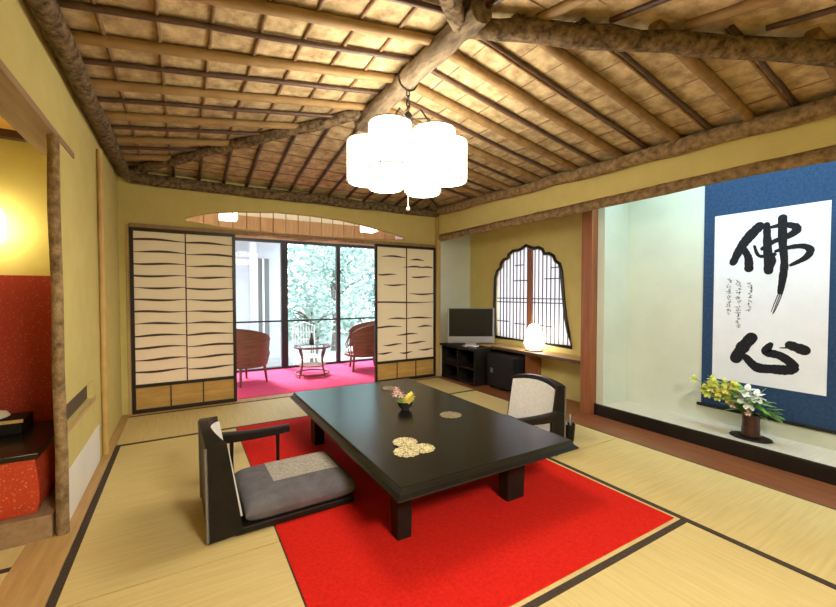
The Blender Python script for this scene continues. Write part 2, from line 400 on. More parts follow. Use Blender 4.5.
# rough header board with a wavy underside above the open doorway
hb = MB(); n = 40
up = [(-0.447 + i * 3.562 / n, 1.885) for i in range(n + 1)]
dn = []
for i in range(n + 1):
    x = -0.447 + i * 3.562 / n
    z = 1.845
    if 0.5 < x < 2.2: z += 0.010 * math.sin(x * 9.0) + 0.006 * math.sin(x * 23 + 1)
    dn.append((x, z))
hb.prism(up + dn[::-1], fy, YB - 0.02, YB + 0.10)
struct('trim_11', hb, M['lintel'])
# transom : bamboo uprights and thin rim in the boat-shaped opening
tr = thing('window_3', 'boat-shaped transom opening with thin bamboo uprights above the doorway', 'transom', (1.33, YB, 1.9))
tr['kind'] = 'structure'
rim = MB(); loop = [(x, YB + 0.012, z) for x, z in arch]
rim.tube(loop, 0.009, 6, closed=True); build('rim', rim, M['wood_tan'], tr, smooth=60)
def arch_z(x):
    def ip(pl):
        pl = sorted(pl)
        for (a, za), (b, zb) in zip(pl, pl[1:]):
            if a <= x <= b: return za + (zb - za) * (x - a) / (b - a)
        return pl[0][1]
    return ip(lower), ip(pts_up)
for i in range(17):
    x = 0.2 + i * 0.142
    a, b = arch_z(x)
    build('slat', MB().tube([(x, YB + 0.03, a - 0.004), (x, YB + 0.03, b + 0.004)], 0.0055, 6), M['wood_tan'], tr, smooth=60)

# right side : header over niche and alcove, niche walls
struct('wall_right_header', MB().box(XR, XR + 0.08, -0.2, YB - 0.001, 2.03, 2.45), M['plaster'])
WIN = [(4.182, 0.594), (4.208, 0.798), (4.218, 1.045), (4.213, 1.264), (4.204, 1.41), (4.165, 1.505), (4.10, 1.545), (4.092, 1.60), (4.035, 1.652), (3.962, 1.662),
       (3.938, 1.712), (3.865, 1.750), (3.775, 1.748), (3.70, 1.768), (3.634, 1.800), (3.565, 1.766), (3.50, 1.746), (3.43, 1.752), (3.368, 1.722), (3.338, 1.668),
       (3.268, 1.665), (3.205, 1.632), (3.172, 1.568), (3.115, 1.535), (3.088, 1.45), (3.077, 1.343), (3.053, 1.141), (3.023, 0.917), (2.981, 0.742), (2.935, 0.594)]
wall_with_hole('wall_right', [(2.471, -0.05), (4.95, -0.05), (4.95, 2.46), (2.471, 2.46)], [WIN], fx, NICHE, NICHE + 0.10, M['plaster'])
struct('wall_right_niche_end', MB().box(3.185, NICHE + 0.1, YB - 0.03, YB + 0.09, 0.0, 2.46), M['plaster_pale'])
struct('wall_right_alcove', MB().box(ALC, ALC + 0.10, -0.5, 2.44, -0.05, 2.46), M['plaster_pale'])
struct('wall_right_alcove_side', MB().box(3.50, ALC + 0.1, 2.395, 2.47, 0.0, 2.46), M['plaster_pale'])
struct('ceiling_niche', MB().box(XR + 0.081, NICHE + 0.1, 2.48, YB - 0.031, 2.30, 2.34), M['wood_tan'])
struct('ceiling_alcove', MB().box(XR + 0.081, ALC + 0.1, -0.5, 2.48, 2.40, 2.44), M['plaster_white'])
# rear of the room (behind the viewer) : adjoining room
struct('wall_near_header', MB().box(-0.65, 3.75, 0.0, 0.10, 2.05, 2.45), M['plaster'])
struct('wall_near', MB().box(-2.4, 3.85, -1.98, -1.9, -0.12, 2.5), M['plaster'])
struct('wall_near_right', MB().box(3.75, 3.85, -1.9, -0.4, -0.12, 2.5), M['plaster'])
struct('floor_near', MB().box(-2.4, 3.75, -1.9, -1.0, -0.05, 0.0), M['tatami_x'])
struct('floor_near_side', MB().box(3.10, 3.75, -1.0, -0.4, -0.05, 0.0), M['tatami_x'])
struct('ceiling_near', MB().box(-2.4, 3.85, -1.98, 0.0, 2.46, 2.5), M['wood_tan'])

# alcove room on the left
struct('floor_left', MB().box(-2.4, -0.662, 0.0, 2.56, -0.05, 0.0), M['tatami_x'])
struct('floor_left_near', MB().box(-2.4, -0.472, -1.0, -0.001, -0.05, 0.0), M['tatami_x'])
struct('trim_12', MB().box(-2.4, -0.662, 2.345, 2.378, 0.0, 0.0015), M['tatami_edge'])
struct('wall_left_far', MB().box(-2.48, -2.4, -1.9, 3.6, -0.12, 2.5), M['plaster'])
struct('wall_left_end', MB().box(-2.4, XL - 0.029, 3.42, 3.5, -0.12, 2.5), M['plaster'])
struct('ceiling_left', MB().box(-2.4, XL - 0.057, 2.601, 3.42, 2.19, 2.22), M['orange_wood'])
struct('ceiling_left_near', MB().box(-2.4, XL - 0.121, 0.0, 2.60, 2.19, 2.22), M['orange_wood'])
struct('trim_13', MB().box(-2.4, XL - 0.057, 3.36, 3.419, 2.145, 2.19), M['rafter_dark'])
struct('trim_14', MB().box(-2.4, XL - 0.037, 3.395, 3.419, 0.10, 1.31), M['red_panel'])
struct('trim_15', MB().box(-2.4, XL - 0.037, 2.565, 3.419, -0.05, 0.115), M['lintel'], bevel=0.004)

# ------------------------------------------------------------------ roof : reed ceiling with rafters
A = (EX0, EY1, ZE); B = (EX1, EY1, ZE); Cc = (EX1, EY0, ZE - 0.115); D = (EX0, EY0, ZE)
F = (RX, RY1, RZ); N = (RX, RY0, RZ)
def slab(poly):
    m = MB(); k = len(poly)
    vs = list(poly) + [(x, y, z + 0.02) for x, y, z in poly]
    m.add(vs, [tuple(range(k)), tuple(range(2 * k - 1, k - 1, -1))] + [(i, i + k, (i + 1) % k + k, (i + 1) % k) for i in range(k)])
    return m
planes = {'ceiling_left_slope': [D, N, F, A], 'ceiling_right_slope': [B, F, N, Cc], 'ceiling_back_slope': [A, F, B], 'ceiling_near_slope': [Cc, N, D]}
CE = {}
def strips(P0, P1, Q0, Q1, n=16):
    '''roof surface ruled between an eaves line P0-P1 and a ridge line Q0-Q1'''
    P0, P1, Q0, Q1 = [Vector(p) for p in (P0, P1, Q0, Q1)]
    vs = []
    for up in (0, 0.02):
        for i in range(n + 1):
            a = P0.lerp(P1, i / n); b = Q0.lerp(Q1, i / n)
            for k in range(n + 1):
                p = a.lerp(b, k / n); vs.append((p.x, p.y, p.z + up))
    m = n + 1; o = m * m; fs = []
    for b in (0, o):
        for i in range(n):
            for k in range(n): q = b + i * m + k; fs.append((q, q + 1, q + m + 1, q + m))
    for i in range(n):
        for a, b in ((i, i + 1), (n * m + i, n * m + i + 1), (i * m, i * m + m), (i * m + n, i * m + m + n)): fs.append((a, b, b + o, a + o))
    return MB().add(vs, fs)
for nme, poly in planes.items(): CE[nme] = struct(nme, slab(poly) if nme in ('ceiling_left_slope', 'ceiling_back_slope') else strips(poly[0], poly[3], poly[1], poly[2]) if nme == 'ceiling_right_slope' else strips(poly[0], poly[2], poly[1], poly[1]), M['reed'])
def zl(x): return ZE + (x - EX0) * (RZ - ZE) / (RX - EX0)
def zeR(y): return ZE - 0.115 * (EY1 - y) / (EY1 - EY0)
def zr(x, y): return zeR(y) + (EX1 - x) * (RZ - zeR(y)) / (EX1 - RX)
def zb(y): return ZE + (EY1 - y) * (RZ - ZE) / (EY1 - RY1)
def zeN(x): return ZE - 0.115 * max(0, (x - EX0) / (EX1 - EX0))
def zn(x, y): return zeN(x) + (y - EY0) * (RZ - zeN(x)) / (RY0 - EY0)
def xmax_l(y):
    if y > RY1: return EX0 + (RX - EX0) * (EY1 - y) / (EY1 - RY1)
    if y < RY0: return EX0 + (RX - EX0) * (y - EY0) / (RY0 - EY0)
    return RX
def xmin_r(y):
    if y > RY1: return EX1 - (EX1 - RX) * (EY1 - y) / (EY1 - RY1)
    if y < RY0: return EX1 - (EX1 - RX) * (y - EY0) / (RY0 - EY0)
    return RX
def rafter(par, p, q, r, m, drop, wob=0.003):
    p = Vector(p) - Vector((0, 0, drop)); q = Vector(q) - Vector((0, 0, drop))
    if (q - p).length < 0.12: return
    pts = wob_line(p, q, 6, wob)
    k = len(pts)
    build('rafter', MB().tube(pts, [r * random.uniform(0.93, 1.07) for _ in range(k)], 10), m, par, smooth=70)
def batten(par, p, q, r=0.006, drop=0.004):
    p = Vector(p) - Vector((0, 0, drop)); q = Vector(q) - Vector((0, 0, drop))
    if (q - p).length < 0.15: return
    n = max(4, int((q - p).length / 0.12))
    build('batten', MB().tube(wob_line(p, q, n, 0.004), r, 6), M['batten'], par, smooth=70)
# left slope: rafters run from the eaves to the ridge
for i in range(-8, 11):
    y = 2.19 + i * 0.238
    if not (EY0 + 0.1 < y < EY1 - 0.12): continue
    x1 = xmax_l(y)
    if i % 2 == 0: rafter(CE['ceiling_left_slope'], (EX0, y, zl(EX0)), (x1, y, zl(x1)), 0.0155, M['rafter_dark'], 0.022)
    else: rafter(CE['ceiling_left_slope'], (EX0, y, zl(EX0)), (x1, y, zl(x1)), 0.027, M['rafter_tan'], 0.03)
for k in range(1, 8):
    x = EX0 + k * 0.222
    t = (x - EX0) / (RX - EX0)
    batten(CE['ceiling_left_slope'], (x, EY0 + t * (RY0 - EY0), zl(x)), (x, EY1 - t * (EY1 - RY1), zl(x)), 0.011, 0.005)
# right slope
for i in range(-5, 13):
    y = 1.335 + i * 0.2165
    if not (EY0 + 0.1 < y < EY1 - 0.12): continue
    x0 = xmin_r(y)
    if i % 2 == 0:
        rafter(CE['ceiling_right_slope'], (EX1, y, zr(EX1, y)), (x0, y, zr(x0, y)), 0.0125, M['rafter_dark'], 0.018)
        rafter(CE['ceiling_right_slope'], (EX1, y + 0.034, zr(EX1, y)), (x0, y + 0.034, zr(x0, y)), 0.0085, M['rafter_brown'], 0.012)
    else: rafter(CE['ceiling_right_slope'], (EX1, y, zr(EX1, y)), (x0, y, zr(x0, y)), 0.032, M['rafter_brown'], 0.028)
for k in range(1, 9):
    x = EX1 - k * 0.205
    t = (EX1 - x) / (EX1 - RX)
    batten(CE['ceiling_right_slope'], (x, EY0 + t * (RY0 - EY0), zr(x, EY0 + t * (RY0 - EY0))), (x, EY1 - t * (EY1 - RY1), zr(x, EY1 - t * (EY1 - RY1))), 0.005, 0.003)
# back slope
for i in range(1, 16):
    x = EX0 + i * (EX1 - EX0) / 16
    t = (x - EX0) / (RX - EX0) if x < RX else (EX1 - x) / (EX1 - RX)
    y1 = EY1 - t * (EY1 - RY1)
    rafter(CE['ceiling_back_slope'], (x, EY1, ZE), (x, y1, zb(y1)), 0.016, M['rafter_dark'], 0.02)
for k in range(1, 8):
    y = EY1 - k * 0.215; t = (EY1 - y) / (EY1 - RY1)
    batten(CE['ceiling_back_slope'], (EX0 + t * (RX - EX0), y, zb(y)), (EX1 - t * (EX1 - RX), y, zb(y)), 0.006, 0.003)
# near slope (overhead at the top right)
for i in range(1, 14):
    x = EX0 + i * (EX1 - EX0) / 14
    t = (x - EX0) / (RX - EX0) if x < RX else (EX1 - x) / (EX1 - RX)
    y1 = EY0 + t * (RY0 - EY0)
    rafter(CE['ceiling_near_slope'], (x, EY0, zeN(x)), (x, y1, zn(x, y1)), 0.015 if i % 2 else 0.024, M['rafter_dark'] if i % 2 else M['rafter_tan'], 0.02 if i % 2 else 0.028)
for k in range(1, 7):
    y = EY0 + k * 0.21; t = (y - EY0) / (RY0 - EY0)
    batten(CE['ceiling_near_slope'], (EX0 + t * (RX - EX0), y, zn(EX0 + t * (RX - EX0), y)), (EX1 - t * (EX1 - RX), y, zn(EX1 - t * (EX1 - RX), y)), 0.006, 0.003)

def log(name, p, q, r, m, label, n=16, amp=0.008, wob=0.06, sides=14):
    pts = wob_line(p, q, n, amp); rr = [r * random.uniform(0.93, 1.08) for _ in pts]
    return tag(build(name, MB().tube(pts, rr, sides, wob=wob), m, smooth=80), label, 'log beam')
log('ridge_log', (RX, 1.56, RZ - 0.085), (RX, 3.10, RZ - 0.085), 0.064, M['ridge'], 'thick peeled ridge log at the ceiling peak, the paper lamp hangs from it')
log('hip_log', (RX - 0.04, 2.98, RZ - 0.05), (EX0 + 0.08, EY1 - 0.09, ZE - 0.04), 0.042, M['bark'], 'bark hip log from the ridge down to the back left corner')
log('hip_log', (RX + 0.04, 2.98, RZ - 0.05), (EX1 - 0.10, EY1 - 0.11, ZE - 0.04), 0.042, M['bark'], 'bark hip log behind the paper lamp, down to the back right corner')
log('hip_log', (RX + 0.03, 1.70, RZ - 0.085), (EX1 - 0.12, EY0 + 0.16, ZE - 0.175), 0.052, M['bark'], 'dark bark hip log crossing the top right of the ceiling')
log('hip_log', (RX - 0.03, 1.70, RZ - 0.085), (EX0 + 0.15, EY0 + 0.13, ZE - 0.055), 0.048, M['bark'], 'bark hip log rising from the near end of the ridge to the upper left')
log('eaves_log', (XL + 0.062, 0.13, 2.352), (XL + 0.062, 4.72, 2.345), 0.050, M['bark'], 'long grey bark log along the top of the left wall')
log('eaves_log', (XL + 0.10, YB - 0.055, 2.315), (XR - 0.03, YB - 0.055, 2.325), 0.056, M['bark'], 'grey bark log along the top of the back wall')
log('eaves_log', (XR - 0.052, 0.13, 2.215), (XR - 0.052, 4.66, 2.34), 0.055, M['bark_light'], 'bark log along the foot of the right ceiling slope')
log('lintel_log', (XR + 0.03, -0.15, 2.0), (XR + 0.03, 4.745, 1.985), 0.045, M['bark_light'], 'rough brown log lintel over the niche and scroll alcove')

# ------------------------------------------------------------------ shoji screens
def shoji(label, loc, lat_fn, boards):
    t = thing('shoji_screen', label, 'shoji screen', loc, 0, None)
    W, H, d = 0.945, 1.842, 0.03
    fr = MB()
    w = 0.032
    fr.box(0, w, 0, d, 0, H).box(W - w, W, 0, d, 0, H).box(w, W - w, 0, d, H - 0.034, H).box(w, W - w, 0, d, 0, 0.04).box(w, W - w, 0, d, 0.255, 0.287)
    build('frame', fr, M['black_lacquer_frame'], t, local=True, bevel=0.002)
    build('paper', MB().box(w, W - w, 0.014, 0.016, 0.287, H - 0.034), M['shoji_paper'], t, local=True)
    bd = MB().box(w, W - w, 0.012, 0.02, 0.04, 0.255)
    build('base_panel', bd, M['board_tan'], t, local=True)
    for k in range(1, boards):
        x = w + (W - 2 * w) * k / boards
        build('panel_stile', MB().box(x - 0.006, x + 0.006, 0.004, 0.0118, 0.04, 0.255), M['lattice'], t, local=True)
    build('centre_bar', MB().box(W / 2 - 0.006, W / 2 + 0.006, 0.003, 0.0135, 0.287, H - 0.034), M['lattice'], t, local=True)
    lt = MB(); lat_fn(lt, w, W, H)
    build('lattice', lt, M['lattice'], t, local=True)
    return t
def blade(lt, x0, x1, z, th, peak):
    """a thin slat swelling in the middle like a leaf"""
    n = 14; top = []; bot = []
    for i in range(n + 1):
        s = i / n
        h = th * (0.22 + 0.78 * max(0, 1 - ((s - peak) / (max(peak, 1 - peak))) ** 2) ** 1.5)
        zz = z + 0.006 * math.sin(s * 5.2 + z * 7)
        top.append((x0 + (x1 - x0) * s, zz + h / 2)); bot.append((x0 + (x1 - x0) * s, zz - h / 2))
    lt.prism(top + bot[::-1], lambda a, b, t: (a, t, b), 0.004, 0.0135)
def lat_left(lt, w, W, H):
    z0, z1 = 0.287, H - 0.034
    for k in range(1, 13):
        z = z0 + (z1 - z0) * k / 12.7
        blade(lt, w, W / 2, z + 0.004, 0.022, 0.3 + 0.1 * (k % 3)); blade(lt, W / 2, W - w, z - 0.004, 0.022, 0.4 + 0.1 * (k % 4))
def lat_right(lt, w, W, H):
    z0, z1 = 0.287, H - 0.034
    rows = [(.92, .08, .48, .5), (.90, .56, .82, .5), (.835, .45, .78, .6), (.835, .72, .98, .6), (.76, .02, .32, .4), (.745, .6, .95, .4), (.67, .12, .5, .5), (.59, .55, 1, .6),
            (.515, 0, 1, .25), (.37, .18, .55, .5), (.37, .5, .98, .5), (.30, 0, .42, .3), (.29, .7, .98, .5), (.225, .33, .7, .5), (.14, .1, .42, .5), (.145, .5, .85, .5), (.07, 0, .25, .5), (.075, .72, 1, .5), (.06, .38, .6, .5)]
    for fz, a, b, p in rows: blade(lt, w + (W - 2 * w) * a, w + (W - 2 * w) * b, z0 + (z1 - z0) * fz, 0.022, p)
shoji('black framed shoji screen with full rows of wavy slats, left of the open doorway', (-0.445, YB - 0.03 + 0.005, 0.003), lat_left, 3)
shoji('black framed shoji screen with short scattered slats, right of the open doorway', (2.168, YB - 0.03 + 0.005, 0.003), lat_right, 3)

# ------------------------------------------------------------------ veranda
VY = 6.52
struct('floor_veranda', MB().box(-1.2, 3.9, 4.862, VY + 0.12, -0.12, 0.0), M['wood_tan'])
tag(build('carpet', MB().box(-0.9, 3.4, 4.87, VY - 0.06, 0.0, 0.007), M['carpet'], bevel=0.002), 'bright magenta carpet on the veranda floor beyond the doorway', 'carpet')
struct('wall_veranda_left', MB().box(-1.3, -1.2, 4.9, VY + 0.06, -0.12, 2.6), M['plaster_white'])
struct('wall_veranda_right', MB().box(3.35, 3.45, 4.89, VY + 0.06, -0.12, 2.6), M['plaster_white'])
struct('ceiling_veranda', MB().box(-1.3, 3.45, 4.89, VY + 0.5, 2.56, 2.6), M['plaster_white'])
struct('wall_veranda_board', MB().box(-1.2, 3.35, VY - 0.02, VY + 0.03, 2.03, 2.36), M['wood_tan'])
struct('wall_veranda_clerestory', MB().box(-1.2, 3.35, VY - 0.005, VY + 0.005, 2.36, 2.56), M['shoji_paper'])
w2 = thing('window_2', 'tall sliding glass doors of the veranda towards the garden', 'window', (1.4, VY, 0)); w2['kind'] = 'structure'
MX = [-1.18, 0.05, 1.385, 2.27, 3.33]
fr = MB().box(-1.2, 3.35, VY - 0.03, VY + 0.04, 0.0, 0.035).box(-1.2, 3.35, VY - 0.03, VY + 0.04, 1.985, 2.03)
build('track', fr, M['window_frame'], w2)
for i, x in enumerate(MX):
    hw = 0.05 if i == 2 else 0.032
    build('mullion', MB().box(x - hw, x + hw, VY - 0.028, VY + 0.038, 0.035, 1.985), M['window_frame'], w2, bevel=0.003)
for a, b in zip(MX, MX[1:]):
    build('pane', MB().box(a + 0.03, b - 0.03, VY + 0.002, VY + 0.006, 0.035, 1.985), M['glass'], w2)
    build('glazing_bar', MB().box(a + 0.03, b - 0.03, VY - 0.012, VY + 0.018, 0.745, 0.77), M['window_frame'], w2)
# two square lanterns under the veranda ceiling, seen through the transom
for x, lab in ((0.50, 'square lit paper lantern seen through the left of the transom'), (2.42, 'square lit paper lantern seen through the right of the transom')):
    t = thing('ceiling_lantern', lab, 'lantern', (x, 5.55, 2.12), 0, 'square veranda lanterns')
    build('shade', MB().box(x - 0.10, x + 0.10, 5.45, 5.65, 2.12, 2.235), M['lantern'], t, bevel=0.004)
    build('cord', MB().tube([(x, 5.55, 2.235), (x, 5.55, 2.56)], 0.006, 6), M['iron'], t)

# rattan armchairs
def rattan_chair(label, loc, rz):
    t = thing('rattan_armchair', label, 'armchair', loc, rz, None)
    # wrap-around shell, open towards +x
    sh = MB(); n = 22; outer = []
    a0, a1 = R(52), R(308)
    rows = [(0.24, 0.0), (0.34, 0.015), (0.46, 0.03), (0.56, 0.04), (0.655, 0.045)]
    grid = []
    for th in (0.0, 0.025):
        for zz, fl in rows:
            for i in range(n + 1):
                s = i / n; a = a0 + (a1 - a0) * s
                drop = 1 - math.sin(PI * s) ** 0.6          # arms lower than the back
                f = (zz - 0.24) / 0.415
                z = 0.24 + f * (0.50 - 0.17 * drop)
                r = 0.30 + fl - th
                grid.append((r * math.cos(a) * 0.98, r * math.sin(a), z))
    m = n + 1; K = len(rows); vs = grid; fs = []
    for b in range(2):
        for k in range(K - 1):
            for i in range(n):
                q = b * K * m + k * m + i; fs.append((q, q + 1, q + m + 1, q + m))
    o2 = K * m
    for i in range(n):
        fs.append((i, i + 1, o2 + i + 1, o2 + i)); q = (K - 1) * m + i; fs.append((q, q + 1, o2 + q + 1, o2 + q))
    for k in range(K - 1):
        q = k * m; fs.append((q, q + m, o2 + q + m, o2 + q)); q = k * m + n; fs.append((q, q + m, o2 + q + m, o2 + q))
    sh.add(vs, fs)
    build('woven_back', sh, M['rattan'], t, local=True, smooth=50)
    rim = []
    for i in range(n + 1):
        s = i / n; a = a0 + (a1 - a0) * s; drop = 1 - math.sin(PI * s) ** 0.6
        rim.append((0.332 * math.cos(a), 0.335 * math.sin(a), 0.24 + 0.50 - 0.17 * drop + 0.008))
    build('rim', MB().tube(rim, 0.017, 8), M['rattan_pole'], t, local=True, smooth=70)
    build('seat', MB().lathe([(0.27, 0.225), (0.285, 0.235), (0.285, 0.265), (0.27, 0.275)], (0.02, 0, 0), 24), M['rattan'], t, local=True, smooth=50)
    build('seat_pad', MB().lathe([(0.22, 0.2755), (0.25, 0.29), (0.25, 0.32), (0.22, 0.34), (0.02, 0.345)], (0.03, 0, 0), 24), M['chair_pad'], t, local=True, smooth=60)
    for a in (48, 132, 228, 312):
        x, y = 0.265 * math.cos(R(a)), 0.265 * math.sin(R(a))
        build('leg', MB().tube([(x, y, 0.24), (x * 1.06, y * 1.06, 0.1), (x * 1.12, y * 1.12, 0.0)], [0.019, 0.017, 0.015], 8), M['rattan_pole'], t, local=True, smooth=70)
    # curved spindles between arm and seat, at the open front
    for sgn in (-1, 1):
        for k in range(3):
            a = R(52 - 9 * k) * sgn
            build('spindle', MB().tube([(0.29 * math.cos(a), 0.29 * math.sin(a), 0.24), (0.325 * math.cos(a), 0.325 * math.sin(a), 0.38), (0.30 * math.cos(R(52) * sgn), 0.30 * math.sin(R(52) * sgn), 0.56)], 0.008, 6), M['rattan_pole'], t, local=True, smooth=70)
    return t
rattan_chair('brown rattan armchair on the veranda beside the left shoji screen', (0.68, 5.72, 0.007), R(28))
rattan_chair('brown rattan armchair on the veranda beside the right shoji screen', (2.44, 5.80, 0.007), R(165))
# round rattan table with glass top
tx, ty = 1.60, 5.72
t = thing('round_table', 'small round rattan table with a glass top between the armchairs', 'table', (tx, ty, 0.007))
build('glass_top', MB().lathe([(0.255, 0.437), (0.265, 0.441), (0.265, 0.447), (0.255, 0.451)], (tx, ty, 0.007), 36), M['glass'], t, smooth=40)
build('top_ring', MB().tube([(tx + 0.25 * math.cos(2 * PI * i / 32), ty + 0.25 * math.sin(2 * PI * i / 32), 0.428) for i in range(32)], 0.014, 8, closed=True), M['rattan_pole'], t, smooth=70)
build('foot_ring', MB().tube([(tx + 0.235 * math.cos(2 * PI * i / 32), ty + 0.235 * math.sin(2 * PI * i / 32), 0.05) for i in range(32)], 0.012, 8, closed=True), M['rattan_pole'], t, smooth=70)
build('lower_shelf', MB().lathe([(0.19, 0.0), (0.195, 0.008), (0.19, 0.016)], (tx, ty, 0.155), 28), M['rattan'], t, smooth=40)
for k in range(4):
    a = R(30 + 90 * k); ca, sa = math.cos(a), math.sin(a)
    build('leg', MB().tube([(tx + 0.25 * ca, ty + 0.25 * sa, 0.425), (tx + 0.195 * ca, ty + 0.195 * sa, 0.27), (tx + 0.20 * ca, ty + 0.20 * sa, 0.15), (tx + 0.25 * ca, ty + 0.25 * sa, 0.007)], [0.014, 0.013, 0.013, 0.013], 8), M['rattan_pole'], t, smooth=70)
tag(build('bottle', MB().lathe([(0.032, 0), (0.035, 0.02), (0.033, 0.07), (0.014, 0.11), (0.012, 0.16), (0.014, 0.165)], (1.585, 5.70, 0.458), 18), M['bowl_dark'], smooth=50), 'small dark bottle standing on the round veranda table', 'bottle')

# garden
struct('floor_garden', MB().box(-14, 16, VY + 0.12, 26, -0.5, -0.35), M['ground'])
t = thing('garden_chair', 'pale garden chair outside the glass behind the round table', 'chair', (1.86, 7.05, -0.35), R(-95))
build('seat', MB().box(-0.2, 0.2, -0.2, 0.2, 0.42, 0.45), M['plaster_white'], t, local=True, bevel=0.01)
bk = MB().tube([(-0.2, -0.19, 0.45), (-0.24, -0.19, 0.95), (-0.25, 0, 1.02), (-0.24, 0.19, 0.95), (-0.2, 0.19, 0.45)], 0.014, 8)
for k in range(-3, 4): bk.tube([(-0.2, k * 0.05, 0.45), (-0.245, k * 0.05, 0.98)], 0.007, 6)
for k in range(3): bk.tube([(-0.215, -0.19, 0.58 + 0.13 * k), (-0.215, 0.19, 0.58 + 0.13 * k)], 0.007, 6)
build('backrest', bk, M['plaster_white'], t, local=True, smooth=60)
for sx in (-1, 1):
    for sy in (-1, 1): build('leg', MB().tube([(0.17 * sx, 0.17 * sy, 0.42), (0.2 * sx, 0.2 * sy, 0.0)], 0.013, 8), M['plaster_white'], t, local=True, smooth=60)
def tree(label, x, y, h, r, material, nleaf, size=0.13, group='garden trees', squat=1.0):
    t = thing('garden_tree', label, 'tree', (x, y, -0.35))
    tk = MB().tube([(x, y, -0.36), (x + 0.05, y, 0.3), (x - 0.04, y + 0.05, 0.5 * h)], [0.09, 0.07, 0.045], 10, wob=0.05)
    for k in range(6):
        a = random.uniform(0, 2 * PI); z0 = random.uniform(0.3, 0.5) * h
        tk.tube([(x, y, z0), (x + 0.45 * r * math.cos(a), y + 0.45 * r * math.sin(a), z0 + 0.15 * h), (x + 0.8 * r * math.cos(a), y + 0.8 * r * math.sin(a), z0 + 0.2 * h)], [0.035, 0.022, 0.01], 6)
    build('trunk', tk, M['trunk'], t, smooth=70)
    lf = MB()
    cl = [(random.gauss(0, 0.42) * r, random.gauss(0, 0.42) * r, random.uniform(-0.36, 0.45) * h * squat) for _ in range(26)]
    for _ in range(nleaf):
        c = random.choice(cl)
        p = Vector((x + c[0] + random.gauss(0, 0.2) * r, y + c[1] + random.gauss(0, 0.2) * r, max(-0.2, 0.55 * h + c[2] + random.gauss(0, 0.10) * h)))
        u = Vector((random.gauss(0, 1), random.gauss(0, 1), random.gauss(0, 0.5))).normalized()
        w = u.cross(Vector((random.gauss(0, 1), random.gauss(0, 1), random.gauss(0, 1)))).normalized()
        s = size * random.uniform(0.6, 1.3)
        lf.add([p - u * s * 0.5, p + w * s * 0.28, p + u * s * 0.5, p - w * s * 0.28], [(0, 1, 2, 3)])
    build('foliage', lf, material, t, fix=False)
    return t
tree('pale green garden tree behind the middle pane', 3.5, 10.4, 3.0, 0.95, M['leaf_pale'], 3000)
tree('bluish green garden tree behind the right pane', 5.6, 10.9, 3.4, 1.0, M['leaf_blue'], 3000)
tree('low bush beyond the round table', 2.3, 8.15, 1.3, 0.5, M['leaf_pale'], 1500, 0.09)
hd = MB(); rh = random.Random(9)
for _ in range(16000):
    x = rh.uniform(-3.5, 14); z = rh.uniform(-0.35, 6.2) ; y = 14.2 + rh.gauss(0, 0.5) + 0.5 * math.sin(x * 1.3) + 0.35 * math.sin(z * 2.1 + x)
    p = Vector((x, y, z)); u = Vector((rh.gauss(0, 1), rh.gauss(0, 1), rh.gauss(0, 0.5))).normalized()
    w = u.cross(Vector((rh.gauss(0, 1), rh.gauss(0, 1), rh.gauss(0, 1)))).normalized(); q_ = 0.27 * rh.uniform(0.6, 1.3)
    hd.add([p - u * q_ * 0.5, p + w * q_ * 0.32, p + u * q_ * 0.5, p - w * q_ * 0.32], [(0, 1, 2, 3)])
h_ = tag(build('garden_hedge', hd, M['leaf_pale'], fix=False), 'tall pale bank of foliage closing the back of the garden', 'hedge'); h_['kind'] = 'stuff'
# neighbouring wing with white posts, seen through the left pane
t = thing('neighbouring_building', 'pale wing of the house with white posts seen through the left pane', 'building', (0.0, 9.6, -0.35))
build('wall', MB().box(-3.5, 2.05, 9.9, 10.05, -0.35, 2.5), M['plaster_grey'], t)
build('roof', MB().hexa([(-3.7, 8.5, 2.35), (2.3, 8.5, 2.35), (2.3, 10.3, 2.75), (-3.7, 10.3, 2.75)], [(-3.7, 8.5, 2.47), (2.3, 8.5, 2.47), (2.3, 10.3, 2.87), (-3.7, 10.3, 2.87)]), M['lintel'], t)
for x in (-2.2, -0.9, 0.35, 1.25, 1.85): build('post', MB().box(x - 0.06, x + 0.06, 8.75, 8.87, -0.35, 2.36), M['plaster_grey'], t)
build('window', MB().box(1.35, 1.75, 9.87, 9.90, 0.1, 2.0), M['grey_edge'], t)
for x in (1.48, 1.62): build('window_bar', MB().box(x - 0.02, x + 0.02, 9.85, 9.87, 0.1, 2.0), M['plaster_white'], t)

# ------------------------------------------------------------------ pillar, alcove platform
tag(build('pillar', MB().box(3.425, 3.545, 2.475, 2.60, 0.002, 2.30), M['pillar_wood'], bevel=0.006), 'square red-brown wooden pillar between the window niche and the scroll alcove', 'pillar')
struct('trim_16', MB().box(3.475, 3.50, -0.45, 2.46, 0.002, 0.112), M['lacquer'], bevel=0.003)
struct('trim_17', MB().box(3.50, ALC - 0.001, -0.45, 2.394, 0.002, 0.108), M['pale_goza'])
struct('trim_18', MB().box(3.475, 3.51, 2.46, 2.475, 0.002, 0.112), M['lacquer'])

